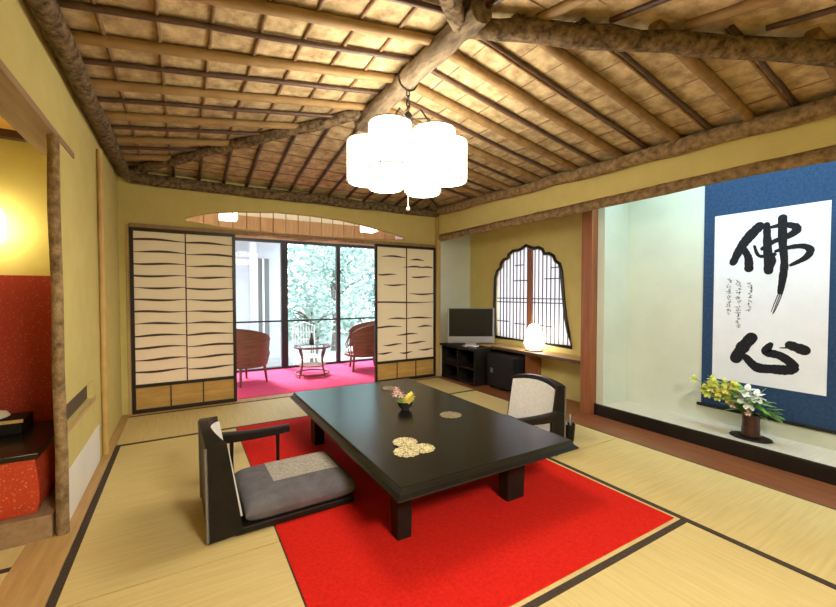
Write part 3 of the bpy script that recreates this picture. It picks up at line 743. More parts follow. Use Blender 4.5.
# hanging scroll
sx = ALC
t = thing('hanging_scroll', 'tall hanging scroll with two large black brush characters on white paper in navy mount', 'hanging scroll', (sx - 0.01, 1.28, 0.24))
build('mount', MB().box(sx - 0.010, sx - 0.004, 0.848, 1.711, 0.248, 2.385), M['navy'], t)
build('paper', MB().box(sx - 0.012, sx - 0.0102, 0.931, 1.630, 0.477, 1.843), M['scroll_paper'], t)
build('roller', MB().tube([(sx - 0.017, 0.822, 0.238), (sx - 0.017, 1.737, 0.238)], 0.0145, 12), M['lacquer_worn'], t, smooth=60)
build('hanging_bar', MB().tube([(sx - 0.013, 0.848, 2.385), (sx - 0.013, 1.711, 2.385)], 0.010, 10), M['lacquer_worn'], t, smooth=60)
STROKE = [0]
def brush(mb, pts, ws, xf):
    """a brush stroke ribbon in the plane x = xf through (y, z) points, round ends"""
    STROKE[0] += 1; xf -= 0.00006 * (STROKE[0] % 13); ws = [q * (1.16 if max(ws) > 0.015 else 1) for q in ws]
    P = [Vector((a, b)) for a, b in pts]
    # resample with Catmull-Rom
    Q = []; Wd = []
    for i in range(len(P) - 1):
        p0, p1, p2, p3 = P[max(i - 1, 0)], P[i], P[i + 1], P[min(i + 2, len(P) - 1)]
        for k in range(8):
            s = k / 8
            Q.append(0.5 * ((2 * p1) + (p2 - p0) * s + (2 * p0 - 5 * p1 + 4 * p2 - p3) * s * s + (3 * p1 - p0 - 3 * p2 + p3) * s ** 3)); Wd.append(ws[i] + (ws[i + 1] - ws[i]) * s)
    Q.append(P[-1]); Wd.append(ws[-1])
    L = []; Rr = []; n = len(Q)
    for i in range(n):
        d = (Q[min(i + 1, n - 1)] - Q[max(i - 1, 0)]).normalized(); nn = Vector((-d.y, d.x))
        w = Wd[i] * (1 + random.uniform(-0.08, 0.08)) / 2
        L.append(Q[i] + nn * w); Rr.append(Q[i] - nn * w)
    vs = []; fs = []
    for i in range(n):
        for q in (L[i], Rr[i]): vs += [(xf, q.x, q.y), (xf - 0.0008, q.x, q.y)]
    for i in range(n - 1):
        a = i * 4; b = a + 4
        fs += [(a + 1, b + 1, b + 3, a + 3), (a, a + 1, b + 1, b), (a + 2, b + 2, b + 3, a + 3)]
    mb.add(vs, fs)
    for c, w in ((Q[0], Wd[0]), (Q[-1], Wd[-1])):
        m = 14
        mb.add([(xf - 0.0006, c.x + w / 2 * math.cos(2 * PI * j / m), c.y + w / 2 * math.sin(2 * PI * j / m)) for j in range(m)], [tuple(range(m))])
xf = sx - 0.0126
S1 = MB()
brush(S1, [(1.329, 1.718), (1.390, 1.648), (1.447, 1.563), (1.496, 1.448)], [0.06, 0.062, 0.055, 0.045], xf)
brush(S1, [(1.425, 1.549), (1.395, 1.480), (1.390, 1.396)], [0.04, 0.045, 0.055], xf)
brush(S1, [(1.283, 1.724), (1.278, 1.597), (1.266, 1.370)], [0.036, 0.045, 0.05], xf)
brush(S1, [(1.248, 1.494), (1.233, 1.443), (1.256, 1.370)], [0.018, 0.02, 0.018], xf)
brush(S1, [(1.190, 1.760), (1.187, 1.587), (1.174, 1.427), (1.182, 1.304), (1.194, 1.205)], [0.05, 0.046, 0.04, 0.042, 0.03], xf)
brush(S1, [(1.258, 1.701), (1.180, 1.709), (1.119, 1.688), (1.110, 1.657), (1.160, 1.620), (1.236, 1.592), (1.305, 1.543)], [0.02, 0.03, 0.045, 0.045, 0.035, 0.028, 0.028], xf)
brush(S1, [(1.224, 1.517), (1.139, 1.539), (1.067, 1.538), (1.032, 1.506), (1.057, 1.455), (1.137, 1.406)], [0.02, 0.028, 0.034, 0.04, 0.034, 0.018], xf)
brush(S1, [(1.357, 1.567), (1.324, 1.488), (1.234, 1.493)], [0.016, 0.02, 0.026], xf)
for dy in (-0.014, -0.004, 0.009):
    brush(S1, [(1.194 + dy, 1.20), (1.216 + dy, 1.127), (1.238 + dy * 0.7, 1.034 + random.uniform(0, 0.03))], [0.006, 0.006, 0.004], xf)
build('upper_character', S1, M['ink'], t, fix=False)
S2 = MB()
brush(S2, [(1.363, 0.848), (1.419, 0.764), (1.464, 0.669)], [0.07, 0.075, 0.07], xf)
brush(S2, [(1.398, 0.687), (1.327, 0.619), (1.230, 0.619), (1.129, 0.631), (1.118, 0.675), (1.185, 0.727), (1.268, 0.748), (1.243, 0.807)], [0.045, 0.062, 0.06, 0.065, 0.06, 0.05, 0.055, 0.03], xf)
brush(S2, [(1.129, 0.813), (1.053, 0.786)], [0.055, 0.065], xf)
brush(S2, [(1.186, 0.787), (1.124, 0.795)], [0.008, 0.014], xf)
build('lower_character', S2, M['ink'], t, fix=False)
rs = random.Random(5)
for y0, za, zb_, w in ((1.515, 1.304, 1.023, 0.030), (1.450, 1.283, 0.909, 0.026), (1.376, 1.273, 1.044, 0.026)):
    z = za; S3 = MB()
    while z > zb_:
        for _ in range(4):
            a = (y0 + rs.uniform(-w, w) / 2, z + rs.uniform(-0.012, 0.012)); ang = rs.choice([0, 0, 1.57, 0.8, -0.7]); l = rs.uniform(0.008, 0.02)
            brush(S3, [a, (a[0] + l * math.cos(ang), a[1] + l * math.sin(ang))], [0.004, 0.003], xf)
        z -= 0.027
    build('inscription_column', S3, M['ink_faint'], t, fix=False)

# flower vase on its board
vx, vy, vz = 3.665, 1.285, 0.108
tag(build('vase_stand', MB().lathe([(0.105, 0), (0.115, 0.006), (0.11, 0.014)], (0, 0, 0), 28), M['lacquer_worn'], origin=None, smooth=40), 'dark oval board under the flower vase', 'stand')
bpy.data.objects['vase_stand'].location = (vx, vy, vz); bpy.data.objects['vase_stand'].scale = (0.85, 1.15, 1)
t = thing('flower_vase', 'dark red vase of yellow green and white flowers before the scroll', 'flower vase', (vx, vy, vz + 0.014))
build('vase', MB().lathe([(0.045, 0.0), (0.058, 0.005), (0.056, 0.06), (0.052, 0.12), (0.058, 0.17), (0.05, 0.17), (0.045, 0.12)], (vx, vy, vz + 0.014), 28), M['vase_red'], t, smooth=50)
def petal(mb, c, d, L, w, up=0.3):
    d = Vector(d).normalized(); s = d.cross(Vector((0, 0, 1)))
    if s.length < 0.1: s = Vector((1, 0, 0))
    s.normalize(); nrm = s.cross(d).normalized(); c = Vector(c)
    pr = [(0, 0.1), (0.3, 0.8), (0.6, 1.0), (0.85, 0.65), (1, 0.05)]
    vs = []
    for k, (f, ww) in enumerate(pr):
        bend = nrm * (up * L * f * f)
        mid = c + d * L * f + bend
        vs += [mid - s * w * ww * 0.5 + nrm * 0.1 * w * ww, mid - nrm * 0.0, mid + s * w * ww * 0.5 + nrm * 0.1 * w * ww]
    fs = []
    for k in range(len(pr) - 1):
        a = k * 3; fs += [(a, a + 1, a + 4, a + 3), (a + 1, a + 2, a + 5, a + 4)]
    mb.add(vs, fs)
def bloom(name, c, r, material, par, n=7, tilt=None):
    mb = MB(); f = Vector(tilt or (-0.6, -0.6, 0.5)).normalized()
    u = f.cross(Vector((0, 0, 1))).normalized(); w = u.cross(f)
    for ring, (k, sc) in enumerate(((n, 1.0), (n - 2, 0.65))):
        for j in range(k):
            a = 2 * PI * j / k + ring * 0.4
            petal(mb, c, (u * math.cos(a) + w * math.sin(a)) + f * (0.35 + 0.5 * ring), r * sc, r * 0.7 * sc, -0.15)
    return build(name, mb, material, par, fix=False, smooth=60)
fr_ = random.Random(3)
top = Vector((vx, vy, vz + 0.18))
stems = MB(); lv = MB()
spots = []
for k in range(24):
    p = Vector((vx - 0.03 + fr_.uniform(-0.06, 0.03), vy + 0.07 + 0.22 * fr_.random(), vz + 0.33 + fr_.uniform(-0.07, 0.07))); spots.append((p, 'petal_lime' if k % 3 else 'petal_yellow', 0.040))
spots.append((Vector((vx - 0.03, vy + 0.38, vz + 0.385)), 'petal_lime', 0.035))
for p in ((-0.02, 0.02, 0.35), (-0.03, -0.04, 0.325), (-0.02, 0.05, 0.30), (-0.05, 0.0, 0.27)): spots.append((Vector((vx + p[0], vy + p[1], vz + p[2])), 'petal_white', 0.062))
spots.append((Vector((vx - 0.05, vy + 0.10, vz + 0.24)), 'petal_pink', 0.035)); spots.append((Vector((vx - 0.055, vy - 0.0, vz + 0.20)), 'petal_pink', 0.028))
for p, mm, r in spots:
    stems.tube([top - Vector((0, 0, 0.03)), top.lerp(p, 0.5) + Vector((0, 0, 0.03)), p], 0.0025, 5)
    bloom('bloom', tuple(p), r, M[mm], t)
for k in range(60):
    a = fr_.uniform(0, 2 * PI); c = top + Vector((-0.01 + 0.015 * math.cos(a), 0.03 * math.sin(a), fr_.uniform(0, 0.11)))
    d = Vector((0.30 * math.cos(a) - 0.22, math.sin(a) - 0.1, fr_.uniform(0.0, 0.9)))
    petal(lv, c, d, fr_.uniform(0.08, 0.19), fr_.uniform(0.025, 0.045), -0.25)
build('stems', stems, M['leaf_green'], t); build('leaves', lv, M['leaf_green'], t, fix=False, smooth=60)

# ------------------------------------------------------------------ bell-shaped window
w1 = thing('window_1', 'bell-shaped window with dark rim and lattice shutters', 'window', (NICHE, 3.58, 0.594)); w1['kind'] = 'structure'
loop = [(NICHE - 0.005, y, z) for y, z in WIN]
build('rim', MB().tube(loop, 0.021, 8, closed=True), M['black_lacquer_frame'], w1, smooth=60)
build('centre_post', MB().box(NICHE + 0.012, NICHE + 0.042, 3.555, 3.625, 0.60, 1.755), M['pillar_wood'], w1, bevel=0.003)
def ztop(y):
    pl = sorted(WIN[1:-1])
    for (a, za), (b, zb2) in zip(pl, pl[1:]):
        if a <= y <= b: return za + (zb2 - za) * (y - a) / (b - a)
    return 0
lt = MB()
for y in [3.02 + 0.0 + k * 0.062 for k in range(19)]:
    if abs(y - 3.59) < 0.05: continue
    zt = ztop(y)
    lo = 0.60
    if zt < 0.8: continue
    lt.box(NICHE + 0.022, NICHE + 0.032, y - 0.0042, y + 0.0042, lo, zt)
for z in (1.08, 1.13): lt.box(NICHE + 0.020, NICHE + 0.034, 3.06, 4.2, z - 0.006, z + 0.006)
for (a, b, z) in ((3.65, 3.87, 1.36), (3.10, 3.36, 1.37), (3.68, 3.86, 0.80), (3.98, 4.2, 0.82), (3.25, 3.45, 0.80), (3.7, 3.86, 1.56), (3.12, 3.26, 1.50)):
    lt.box(NICHE + 0.020, NICHE + 0.034, a, b, z - 0.006, z + 0.006)
build('lattice', lt, M['rafter_dark'], w1)
build('paper', MB().prism([(y, z) for y, z in WIN], fx, NICHE + 0.040, NICHE + 0.042), M['window_paper'], w1)
struct('trim_19', MB().box(3.735, 3.85, 2.85, 4.3, 0.555, 0.574), M['wood_tan'])
# shelf and the things on and under it
struct('trim_20', MB().box(3.46, NICHE - 0.001, 2.602, 4.769, 0.487, 0.512), M['wood_tan'], bevel=0.003)
struct('trim_21', MB().box(3.448, 3.4599, 2.602, 3.97, 0.478, 0.512), M['rafter_dark'], bevel=0.002)
t = thing('television_stand', 'black two-tier television stand in the corner by the right shoji screen', 'television stand', (3.3, 4.35, 0.002))
build('top', MB().box(3.16, 3.455, 3.99, 4.745, 0.455, 0.484), M['lacquer_worn'], t, bevel=0.004)
build('shelf', MB().box(3.205, 3.72, 4.0, 4.735, 0.20, 0.22), M['lacquer_worn'], t)
build('base', MB().box(3.195, 3.72, 3.99, 4.745, 0.002, 0.04), M['lacquer_worn'], t, bevel=0.003)
for y in (3.995, 4.36, 4.72): build('upright', MB().box(3.2, 3.72, y, y + 0.022, 0.04, 0.455), M['lacquer_worn'], t)
build('back_panel', MB().box(3.70, 3.72, 4.0, 4.735, 0.04, 0.455), M['lacquer_worn'], t)
tag(build('video_player', MB().box(3.23, 3.6, 4.40, 4.70, 0.2205, 0.29), M['black_plastic'], bevel=0.004), 'black player box on the middle shelf under the television', 'player')
# television, turned towards the room
tv = thing('television', 'flat dark television with a silver frame on the corner stand', 'television', (3.325, 4.24, 0.484), R(180 + 59.5))
# local: +x is the facing direction
build('bezel', MB().box(-0.03, 0.02, -0.315, 0.315, 0.045, 0.515), M['silver'], tv, local=True, bevel=0.008)
build('screen', MB().box(0.0195, 0.024, -0.293, 0.293, 0.135, 0.505), M['screen'], tv, local=True, bevel=0.002)
build('speaker_bar', MB().box(0.0195, 0.028, -0.305, 0.305, 0.06, 0.122), M['silver'], tv, local=True, bevel=0.006)
build('neck', MB().box(-0.025, 0.012, -0.07, 0.07, 0.012, 0.05), M['silver'], tv, local=True)
build('foot', MB().lathe([(0.10, 0.0), (0.115, 0.004), (0.11, 0.012), (0.03, 0.02)], (0.0, 0, 0.0005), 28), M['white_plastic'], tv, local=True, smooth=40)
# dark safe / fridge under the shelf
t = thing('mini_fridge', 'black box with rounded corners under the window shelf', 'fridge', (3.52, 3.66, 0.002))
build('body', MB().box(3.36, 3.70, 3.42, 3.93, 0.012, 0.44), M['black_plastic'], t, bevel=0.03)
build('door', MB().box(3.335, 3.358, 3.435, 3.915, 0.03, 0.425), M['black_plastic'], t, bevel=0.008)
build('handle', MB().box(3.322, 3.336, 3.46, 3.48, 0.18, 0.32), M['iron'], t, bevel=0.003)
build('sticker', MB().box(3.333, 3.3349, 3.80, 3.85, 0.20, 0.26), M['grey_edge'], t)
for sx_, sy_ in ((3.40, 3.47), (3.66, 3.47), (3.40, 3.88), (3.66, 3.88)): build('foot', MB().lathe([(0.015, 0), (0.015, 0.012)], (sx_, sy_, 0.002), 10), M['black_plastic'], t)
tag(build('side_panel', MB().box(3.47, 3.72, 3.37, 3.388, 0.002, 0.486), M['pillar_wood'], bevel=0.003), 'thin brown upright board beside the black box under the shelf', 'board')
# glowing shelf lamp, folded paper
lx, ly, lz = 3.585, 3.36, 0.512
t = thing('shelf_lamp', 'glowing white paper lamp on the shelf below the bell-shaped window', 'lamp', (lx, ly, lz))
prof = [(0.086, 0.02), (0.118, 0.075), (0.115, 0.14), (0.092, 0.23), (0.062, 0.30), (0.035, 0.318)]
build('shade', MB().lathe(prof, (lx, ly, lz), 6), M['shelf_lamp'], t)
build('base', MB().lathe([(0.095, 0), (0.1, 0.006), (0.095, 0.02)], (lx, ly, lz), 24), M['lintel'], t, smooth=40)
# remote control and small tray on the shelf
tag(build('remote_control', MB().box(3.22, 3.26, 4.02, 4.19, 0.4845, 0.50), M['grey_edge'], bevel=0.004), 'grey remote control on the stand in front of the television', 'remote control')

# ------------------------------------------------------------------ rug and low table
tag(build('rug', MB().box(0.392, 2.235, 1.105, 3.83, 0.0015, 0.0055), M['rug'], bevel=0.001), 'bright red felt rug under the low black table', 'rug')
ZT = 0.34
t = thing('low_table', 'large low black lacquered table on the red rug', 'table', (1.38, 2.52, 0.0055))
tx0, tx1, ty0, ty1 = 0.815, 1.95, 1.53, 3.50
def loop4(x0, x1, y0, y1, z): return [(x0, y0, z), (x1, y0, z), (x1, y1, z), (x0, y1, z)]
tp = MB(); prof = [(-0.004, ZT), (0.0, ZT - 0.004), (0.003, ZT - 0.014), (0.011, ZT - 0.028), (0.028, ZT - 0.041), (0.028, ZT - 0.048), (0.0, ZT - 0.048)]
vs = []; fs = []
for e, z in prof: vs += loop4(tx0 - e, tx1 + e, ty0 - e, ty1 + e, z)
for k in range(len(prof) - 1):
    for j in range(4): a = k * 4 + j; b = k * 4 + (j + 1) % 4; fs.append((a, b, b + 4, a + 4))
fs += [(0, 1, 2, 3), tuple(len(vs) - 4 + i for i in (3, 2, 1, 0))]
tp.add(vs, fs); build('tabletop', tp, M['lacquer'], t)
build('apron', MB().box(tx0 + 0.08, tx1 - 0.08, ty0 + 0.09, ty0 + 0.12, 0.24, 0.292).box(tx0 + 0.08, tx1 - 0.08, ty1 - 0.12, ty1 - 0.09, 0.24, 0.292)
      .box(tx0 + 0.08, tx0 + 0.11, ty0 + 0.12, ty1 - 0.12, 0.24, 0.292).box(tx1 - 0.11, tx1 - 0.08, ty0 + 0.12, ty1 - 0.12, 0.24, 0.292), M['lacquer_worn'], t, bevel=0.003)
for (lx0, lx1) in ((0.868, 0.955), (1.575, 1.715)):
    for (ly0, ly1) in ((1.665, 1.75), (3.06, 3.18)):
        build('leg', MB().hexa([(lx0 + 0.006, ly0 + 0.006, 0.0055), (lx1 - 0.006, ly0 + 0.006, 0.0055), (lx1 - 0.006, ly1 - 0.006, 0.0055), (lx0 + 0.006, ly1 - 0.006, 0.0055)], loop4(lx0, lx1, ly0, ly1, 0.292)), M['lacquer_worn'], t, bevel=0.003)
# lace coasters
def coaster(x, y, r, z, material, label, group=None):
    m = MB(); n = 48
    prof_ = []
    vs = []; fs = []
    for zz in (0, 0.003):
        for k in range(n):
            a = 2 * PI * k / n; rr = r * (1 + 0.05 * math.cos(12 * a)); vs.append((rr * math.cos(a), rr * math.sin(a), zz))
    fs = [tuple(range(n - 1, -1, -1)), tuple(range(n, 2 * n))] + [(k, (k + 1) % n, (k + 1) % n + n, k + n) for k in range(n)]
    m.add(vs, fs)
    for rr in (0.45, 0.78):
        m.tube([(r * rr * math.cos(2 * PI * k / 24), r * rr * math.sin(2 * PI * k / 24), 0.0032) for k in range(24)], 0.0012, 5, closed=True)
    for k in range(12):
        a = 2 * PI * k / 12; m.tube([(r * 0.1 * math.cos(a), r * 0.1 * math.sin(a), 0.0032), (r * 0.95 * math.cos(a), r * 0.95 * math.sin(a), 0.0032)], 0.001, 5)
    o = build('coaster', m, material); o.location = (x, y, z)
    return tag(o, label, 'coaster', group)
coaster(1.032, 1.868, 0.072, ZT, M['gold_lace'], 'pale gold lace coaster at the lower left of the cluster of three', 'lace coasters')
coaster(1.085, 1.985, 0.070, ZT + 0.0045, M['gold_lace'], 'pale gold lace coaster farthest from the viewer in the cluster of three', 'lace coasters')
coaster(1.125, 1.855, 0.066, ZT + 0.0045, M['gold_lace'], 'pale gold lace coaster at the right of the cluster of three', 'lace coasters')
coaster(1.612, 2.28, 0.075, ZT, M['gold_dull'], 'dull gold coaster alone on the right side of the table', 'lace coasters')
coaster(1.60, 3.20, 0.075, ZT, M['gold_dull'], 'dull coaster at the far end of the table behind the flowers', 'lace coasters')
# small bowl of flowers
bx, by = 1.40, 2.56
t = thing('flower_bowl', 'small dark bowl with yellow and pale pink flowers on the table', 'flower bowl', (bx, by, ZT))
build('bowl', MB().lathe([(0.028, 0.0), (0.03, 0.008), (0.05, 0.03), (0.058, 0.06), (0.052, 0.062), (0.042, 0.035), (0.02, 0.02)], (bx, by, ZT), 28), M['bowl_dark'], t, smooth=50)
for p in ((0.02, -0.02, 0.085), (0.05, 0.0, 0.09), (0.0, -0.03, 0.075)):
    bloom('bloom', (bx + p[0], by + p[1], ZT + p[2]), 0.038, M['petal_yellow'], t, 8)
for p in ((-0.06, 0.04, 0.115), (-0.03, 0.07, 0.135), (-0.015, 0.03, 0.105)):
    bloom('bloom', (bx + p[0], by + p[1], ZT + p[2]), 0.03, M['petal_pink'], t, 6)
lv = MB(); st = MB()
for k in range(14):
    a = 2 * PI * k / 14; petal(lv, (bx + 0.02 * math.cos(a), by + 0.02 * math.sin(a), ZT + 0.045), (math.cos(a), math.sin(a), 0.7), 0.055, 0.022, -0.2)
for p in ((0.02, -0.02, 0.085), (0.05, 0.0, 0.09), (-0.06, 0.04, 0.115), (-0.03, 0.07, 0.135), (-0.015, 0.03, 0.105)):
    st.tube([(bx, by, ZT + 0.03), (bx + p[0], by + p[1], ZT + p[2])], 0.002, 5)
build('leaves', lv, M['leaf_green'], t, fix=False, smooth=60); build('stems', st, M['leaf_green'], t)

# ------------------------------------------------------------------ legless chairs
def zaisu(label, loc, rz, hb=0.47, wide=0.50):
    t = thing('legless_chair', label, 'legless chair', loc, rz, 'legless chairs at the low table')
    # back : curved front face leaning back, upright rear
    n = 10; hw = wide / 2
    def front(s, f):      # s -1..1 across, f 0..1 up
        cur = 0.06 * s * s
        return (0.148 - 0.122 * f + cur * (0.15 + 0.85 * f), s * hw, 0.012 + (hb - 0.012) * f + (0.035 * (1 - s * s) * f))
    def rear(s, f):
        cur = 0.008 * s * s * f
        return (0.0 - 0.014 * f + cur, s * hw, 0.0 + hb * f + 0.035 * (1 - s * s) * f)
    bk = MB(); vs = []; rows = 8
    for g in (front, rear):
        for j in range(rows + 1):
            for i in range(n + 1): vs.append(g(-1 + 2 * i / n, j / rows))
    m = n + 1; o = (rows + 1) * m; fs = []
    for b in (0, o):
        for j in range(rows):
            for i in range(n): q = b + j * m + i; fs.append((q, q + 1, q + m + 1, q + m))
    for i in range(n): fs += [(i, i + 1, o + i + 1, o + i), (rows * m + i, rows * m + i + 1, o + rows * m + i + 1, o + rows * m + i)]
    for j in range(rows): fs += [(j * m, j * m + m, o + j * m + m, o + j * m), (j * m + n, j * m + m + n, o + j * m + m + n, o + j * m + n)]
    bk.add(vs, fs); build('backrest', bk, M['lacquer_worn'], t, local=True, smooth=35)
    # grey strips painting the edge highlight down the rear of the back
    es = MB()
    for s in (-1, 1):
        p, q = rear(s, 0.02), rear(s, 0.98); es.tube([(p[0] - 0.001, p[1], p[2]), (q[0] - 0.001, q[1], q[2])], 0.008, 6)
    build('edge_highlight', es, M['grey_edge'], t, local=True, smooth=60)
    # fabric pad on the front
    fp = MB(); vs = []; s0 = 0.92
    for off in (0.0, 0.012):
        for j in range(rows + 1):
            for i in range(n + 1):
                p = front((-1 + 2 * i / n) * s0, 0.16 + 0.77 * j / rows); vs.append((p[0] + off + 0.0005, p[1], p[2]))
    fs = []
    for b in (0, o):
        for j in range(rows):
            for i in range(n): q = b + j * m + i; fs.append((q, q + 1, q + m + 1, q + m))
    for i in range(n): fs += [(i, i + 1, o + i + 1, o + i), (rows * m + i, rows * m + i + 1, o + rows * m + i + 1, o + rows * m + i)]
    for j in range(rows): fs += [(j * m, j * m + m, o + j * m + m, o + j * m), (j * m + n, j * m + m + n, o + j * m + m + n, o + j * m + n)]
    fp.add(vs, fs); build('back_fabric', fp, M['fabric_white'], t, local=True, smooth=40)
    build('seat_base', MB().box(0.12, 0.74, -hw, hw, 0.0, 0.038), M['lacquer_worn'], t, local=True, bevel=0.008)
    return t
def cushion(label, loc, rz, hw=0.25, hx=0.295):
    t = thing('floor_cushion', label, 'cushion', loc, rz, 'floor cushions')
    def pad(hx, hy, z0, z1, ex):
        mb = MB(); n = 16; vs = []; fs = []
        for side in (0, 1):
            for j in range(n + 1):
                for i in range(n + 1):
                    u, v = math.sin((-1 + 2 * i / n) * PI / 2), math.sin((-1 + 2 * j / n) * PI / 2)
                    k = (1 - abs(u) ** ex) * (1 - abs(v) ** ex)
                    k = max(k, 0) ** 0.40
                    zm = z0 + (z1 - z0) * 0.42
                    z = zm + (z1 - zm) * k if side else zm - (zm - z0) * min(1, k * 1.25)
                    cx = 1 - 0.03 * (1 - v * v) if abs(u) == 1 else 1
                    vs.append((u * hx * cx, v * hy, z))
        m = n + 1; o = m * m
        for b in (0, o):
            for j in range(n):
                for i in range(n): q = b + j * m + i; fs.append((q, q + 1, q + m + 1, q + m))
        mb.add(vs, fs)
        for i in range(n):
            for (a, b_) in ((i, i + 1), (n * m + i, n * m + i + 1), (i * m, i * m + m), (i * m + n, i * m + m + n)): mb.f.append((a, b_, b_ + o, a + o))
        return mb
    build('cover', pad(hx, hw, 0.0, 0.112, 9), M['cushion'], t, local=True, smooth=50)
    # lighter woven panel following the upper surface
    mb = MB(); n = 14; vs = []; fs = []
    for off in (0.0015, -0.002):
        for j in range(n + 1):
            for i in range(n + 1):
                u = -0.42 + 1.28 * i / n; v = -0.30 + 1.15 * j / n
                k = max((1 - abs(u) ** 9) * (1 - abs(v) ** 9), 0) ** 0.40
                zm = 0.112 * 0.42
                vs.append((u * hx, v * hw, zm + (0.112 - zm) * k + off))
    m = n + 1; o = m * m
    for b in (0, o):
        for j in range(n):
            for i in range(n): q = b + j * m + i; fs.append((q, q + 1, q + m + 1, q + m))
    mb.add(vs, fs); build('woven_panel', mb, M['cushion_panel'], t, local=True, smooth=60)
    return t
LZ = 0.0057
zaisu('black legless chair with grey cushion, left of the low table', (0.082, 2.352, LZ), R(1))
c = (0.082, 2.352); a = R(1)
cx_, cy_ = c[0] + 0.460 * math.cos(a), c[1] + 0.460 * math.sin(a)
cushion('thick grey floor cushion with woven panel on left legless chair', (cx_, cy_, LZ + 0.0382), a)
zaisu('black legless chair with white fabric back, right of the low table', (2.60, 2.36, LZ), R(177), 0.46, 0.52)
a = R(177); cx_, cy_ = 2.60 + 0.460 * math.cos(a), 2.36 + 0.460 * math.sin(a)
cushion('grey floor cushion on the right legless chair, behind the table', (cx_, cy_, LZ + 0.0382), a)
def armrest(label, loc, rz):
    t = thing('armrest', label, 'armrest', loc, rz, None)
    ar = MB(); n = 10; vs = []; fs = []
    for i_ in range(n + 1):
        u = -1 + 2 * i_ / n; x = u * 0.215; th = 0.056 - 0.018 * (i_ / n); zt = 0.295 + 0.008 * u * u; w_ = 0.042 - 0.008 * (i_ / n)
        vs += [(x, -w_, zt - th), (x, w_, zt - th), (x, w_, zt - 0.006), (x, w_ * 0.6, zt), (x, -w_ * 0.6, zt), (x, -w_, zt - 0.006)]
    for i_ in range(n):
        for k in range(6): a_ = i_ * 6 + k; b_ = i_ * 6 + (k + 1) % 6; fs.append((a_, b_, b_ + 6, a_ + 6))
    fs += [(5, 4, 3, 2, 1, 0), tuple(n * 6 + k for k in range(6))]
    ar.add(vs, fs); build('rail', ar, M['lacquer_worn'], t, local=True, smooth=40)
    for x in (-0.14, 0.14):
        build('leg', MB().tube([(x, 0, 0.014), (x, 0, 0.13), (x, 0, 0.262)], [0.013, 0.010, 0.013], 8), M['lacquer_worn'], t, local=True, smooth=60)
        build('foot', MB().box(x - 0.016, x + 0.016, -0.055, 0.055, 0.0, 0.016), M['lacquer_worn'], t, local=True, bevel=0.004)
    return t
armrest('narrow black armrest stand behind the grey cushion of the left legless chair', (0.395, 2.775, LZ), R(-6))
armrest('narrow black armrest stand between the table and the right legless chair', (2.21, 2.035, LZ), R(175))
# dark holder with pale sticks beside the right chair
hx_, hy_ = 2.68, 2.13
t = thing('utensil_holder', 'small dark holder with pale sticks on the mat beside the right chair', 'holder', (hx_, hy_, 0.001))
build('body', MB().lathe([(0.034, 0), (0.036, 0.004), (0.046, 0.14), (0.040, 0.14), (0.034, 0.03)], (hx_, hy_, 0.001), 20), M['lacquer_worn'], t, smooth=50)
for k, (dx, dy) in enumerate(((-0.02, 0.01), (0.0, -0.015), (0.02, 0.012), (0.012, 0.028))):
    build('stick', MB().tube([(hx_ + dx * 0.6, hy_ + dy * 0.6, 0.032), (hx_ + dx * 1.7, hy_ + dy * 1.7, 0.21)], 0.006, 6), M['grey_edge' if k % 2 else 'fabric_white'], t, smooth=60)

# ------------------------------------------------------------------ paper lamp
lx, ly, lz = 1.285, 2.305, 2.062
t = thing('pendant_lamp', 'hanging lamp of six white paper cylinders below the ridge log', 'lamp', (lx, ly, lz))
RR, r, hh = 0.268, 0.123, 0.138
cam_a = R(-30.55)
for k in range(6):
    a = cam_a + R(8 + 60 * k)
    cx, cy = lx + RR * math.cos(a), ly + RR * math.sin(a)
    dz = 0.012 * (-1) ** k
    s = build('shade', MB().lathe([(r * 0.90, -hh), (r, -hh + 0.02), (r, hh - 0.02), (r * 0.90, hh)], (cx, cy, lz + dz), 28), M['lamp_paper'], t, smooth=50)
    w = MB()
    for zz in (-hh + 0.006, hh - 0.006): w.tube([(cx + (r + 0.001) * math.cos(2 * PI * j / 28), cy + (r + 0.001) * math.sin(2 * PI * j / 28), lz + dz + zz) for j in range(28)], 0.0045, 5, closed=True)
    for j in range(6):
        b = a + 2 * PI * j / 6; w.tube([(cx + (r + 0.005) * math.cos(b), cy + (r + 0.005) * math.sin(b), lz + dz - hh + 0.006), (cx + (r + 0.005) * math.cos(b), cy + (r + 0.005) * math.sin(b), lz + dz + hh - 0.006)], 0.005, 5)
    build('wire_frame', w, M['lamp_frame'], s)
    build('arm', MB().tube([(lx, ly, lz + 0.27), (lx + 0.5 * RR * math.cos(a), ly + 0.5 * RR * math.sin(a), lz + 0.29), (cx, cy, lz + dz + hh - 0.002)], 0.006, 6), M['iron'], t, smooth=60)
build('hub', MB().lathe([(0.012, -0.03), (0.03, -0.015), (0.034, 0.02), (0.015, 0.05)], (lx, ly, lz + 0.27), 16), M['iron'], t, smooth=50)
ch = MB()
z = lz + 0.32; k = 0
while z < 2.50:
    ring = []
    for j in range(12):
        b = 2 * PI * j / 12; u = 0.012 * math.cos(b); v = 0.022 * math.sin(b)
        ring.append((lx + (u if k % 2 else 0), ly + (0 if k % 2 else u), z + v + 0.02))
    ch.tube(ring, 0.0045, 6, closed=True); z += 0.034; k += 1
build('chain', ch, M['iron'], t, smooth=60)
build('hook', MB().tube([(lx + 0.068 * math.cos(b), ly, 2.595 + 0.072 * math.sin(b)) for b in [2 * PI * j / 20 for j in range(20)]], 0.007, 6, closed=True), M['iron'], t, smooth=60)
build('pull_cord', MB().tube([(lx, ly, lz + 0.24), (lx, ly, 1.765)], 0.0022, 5), M['fabric_white'], t)
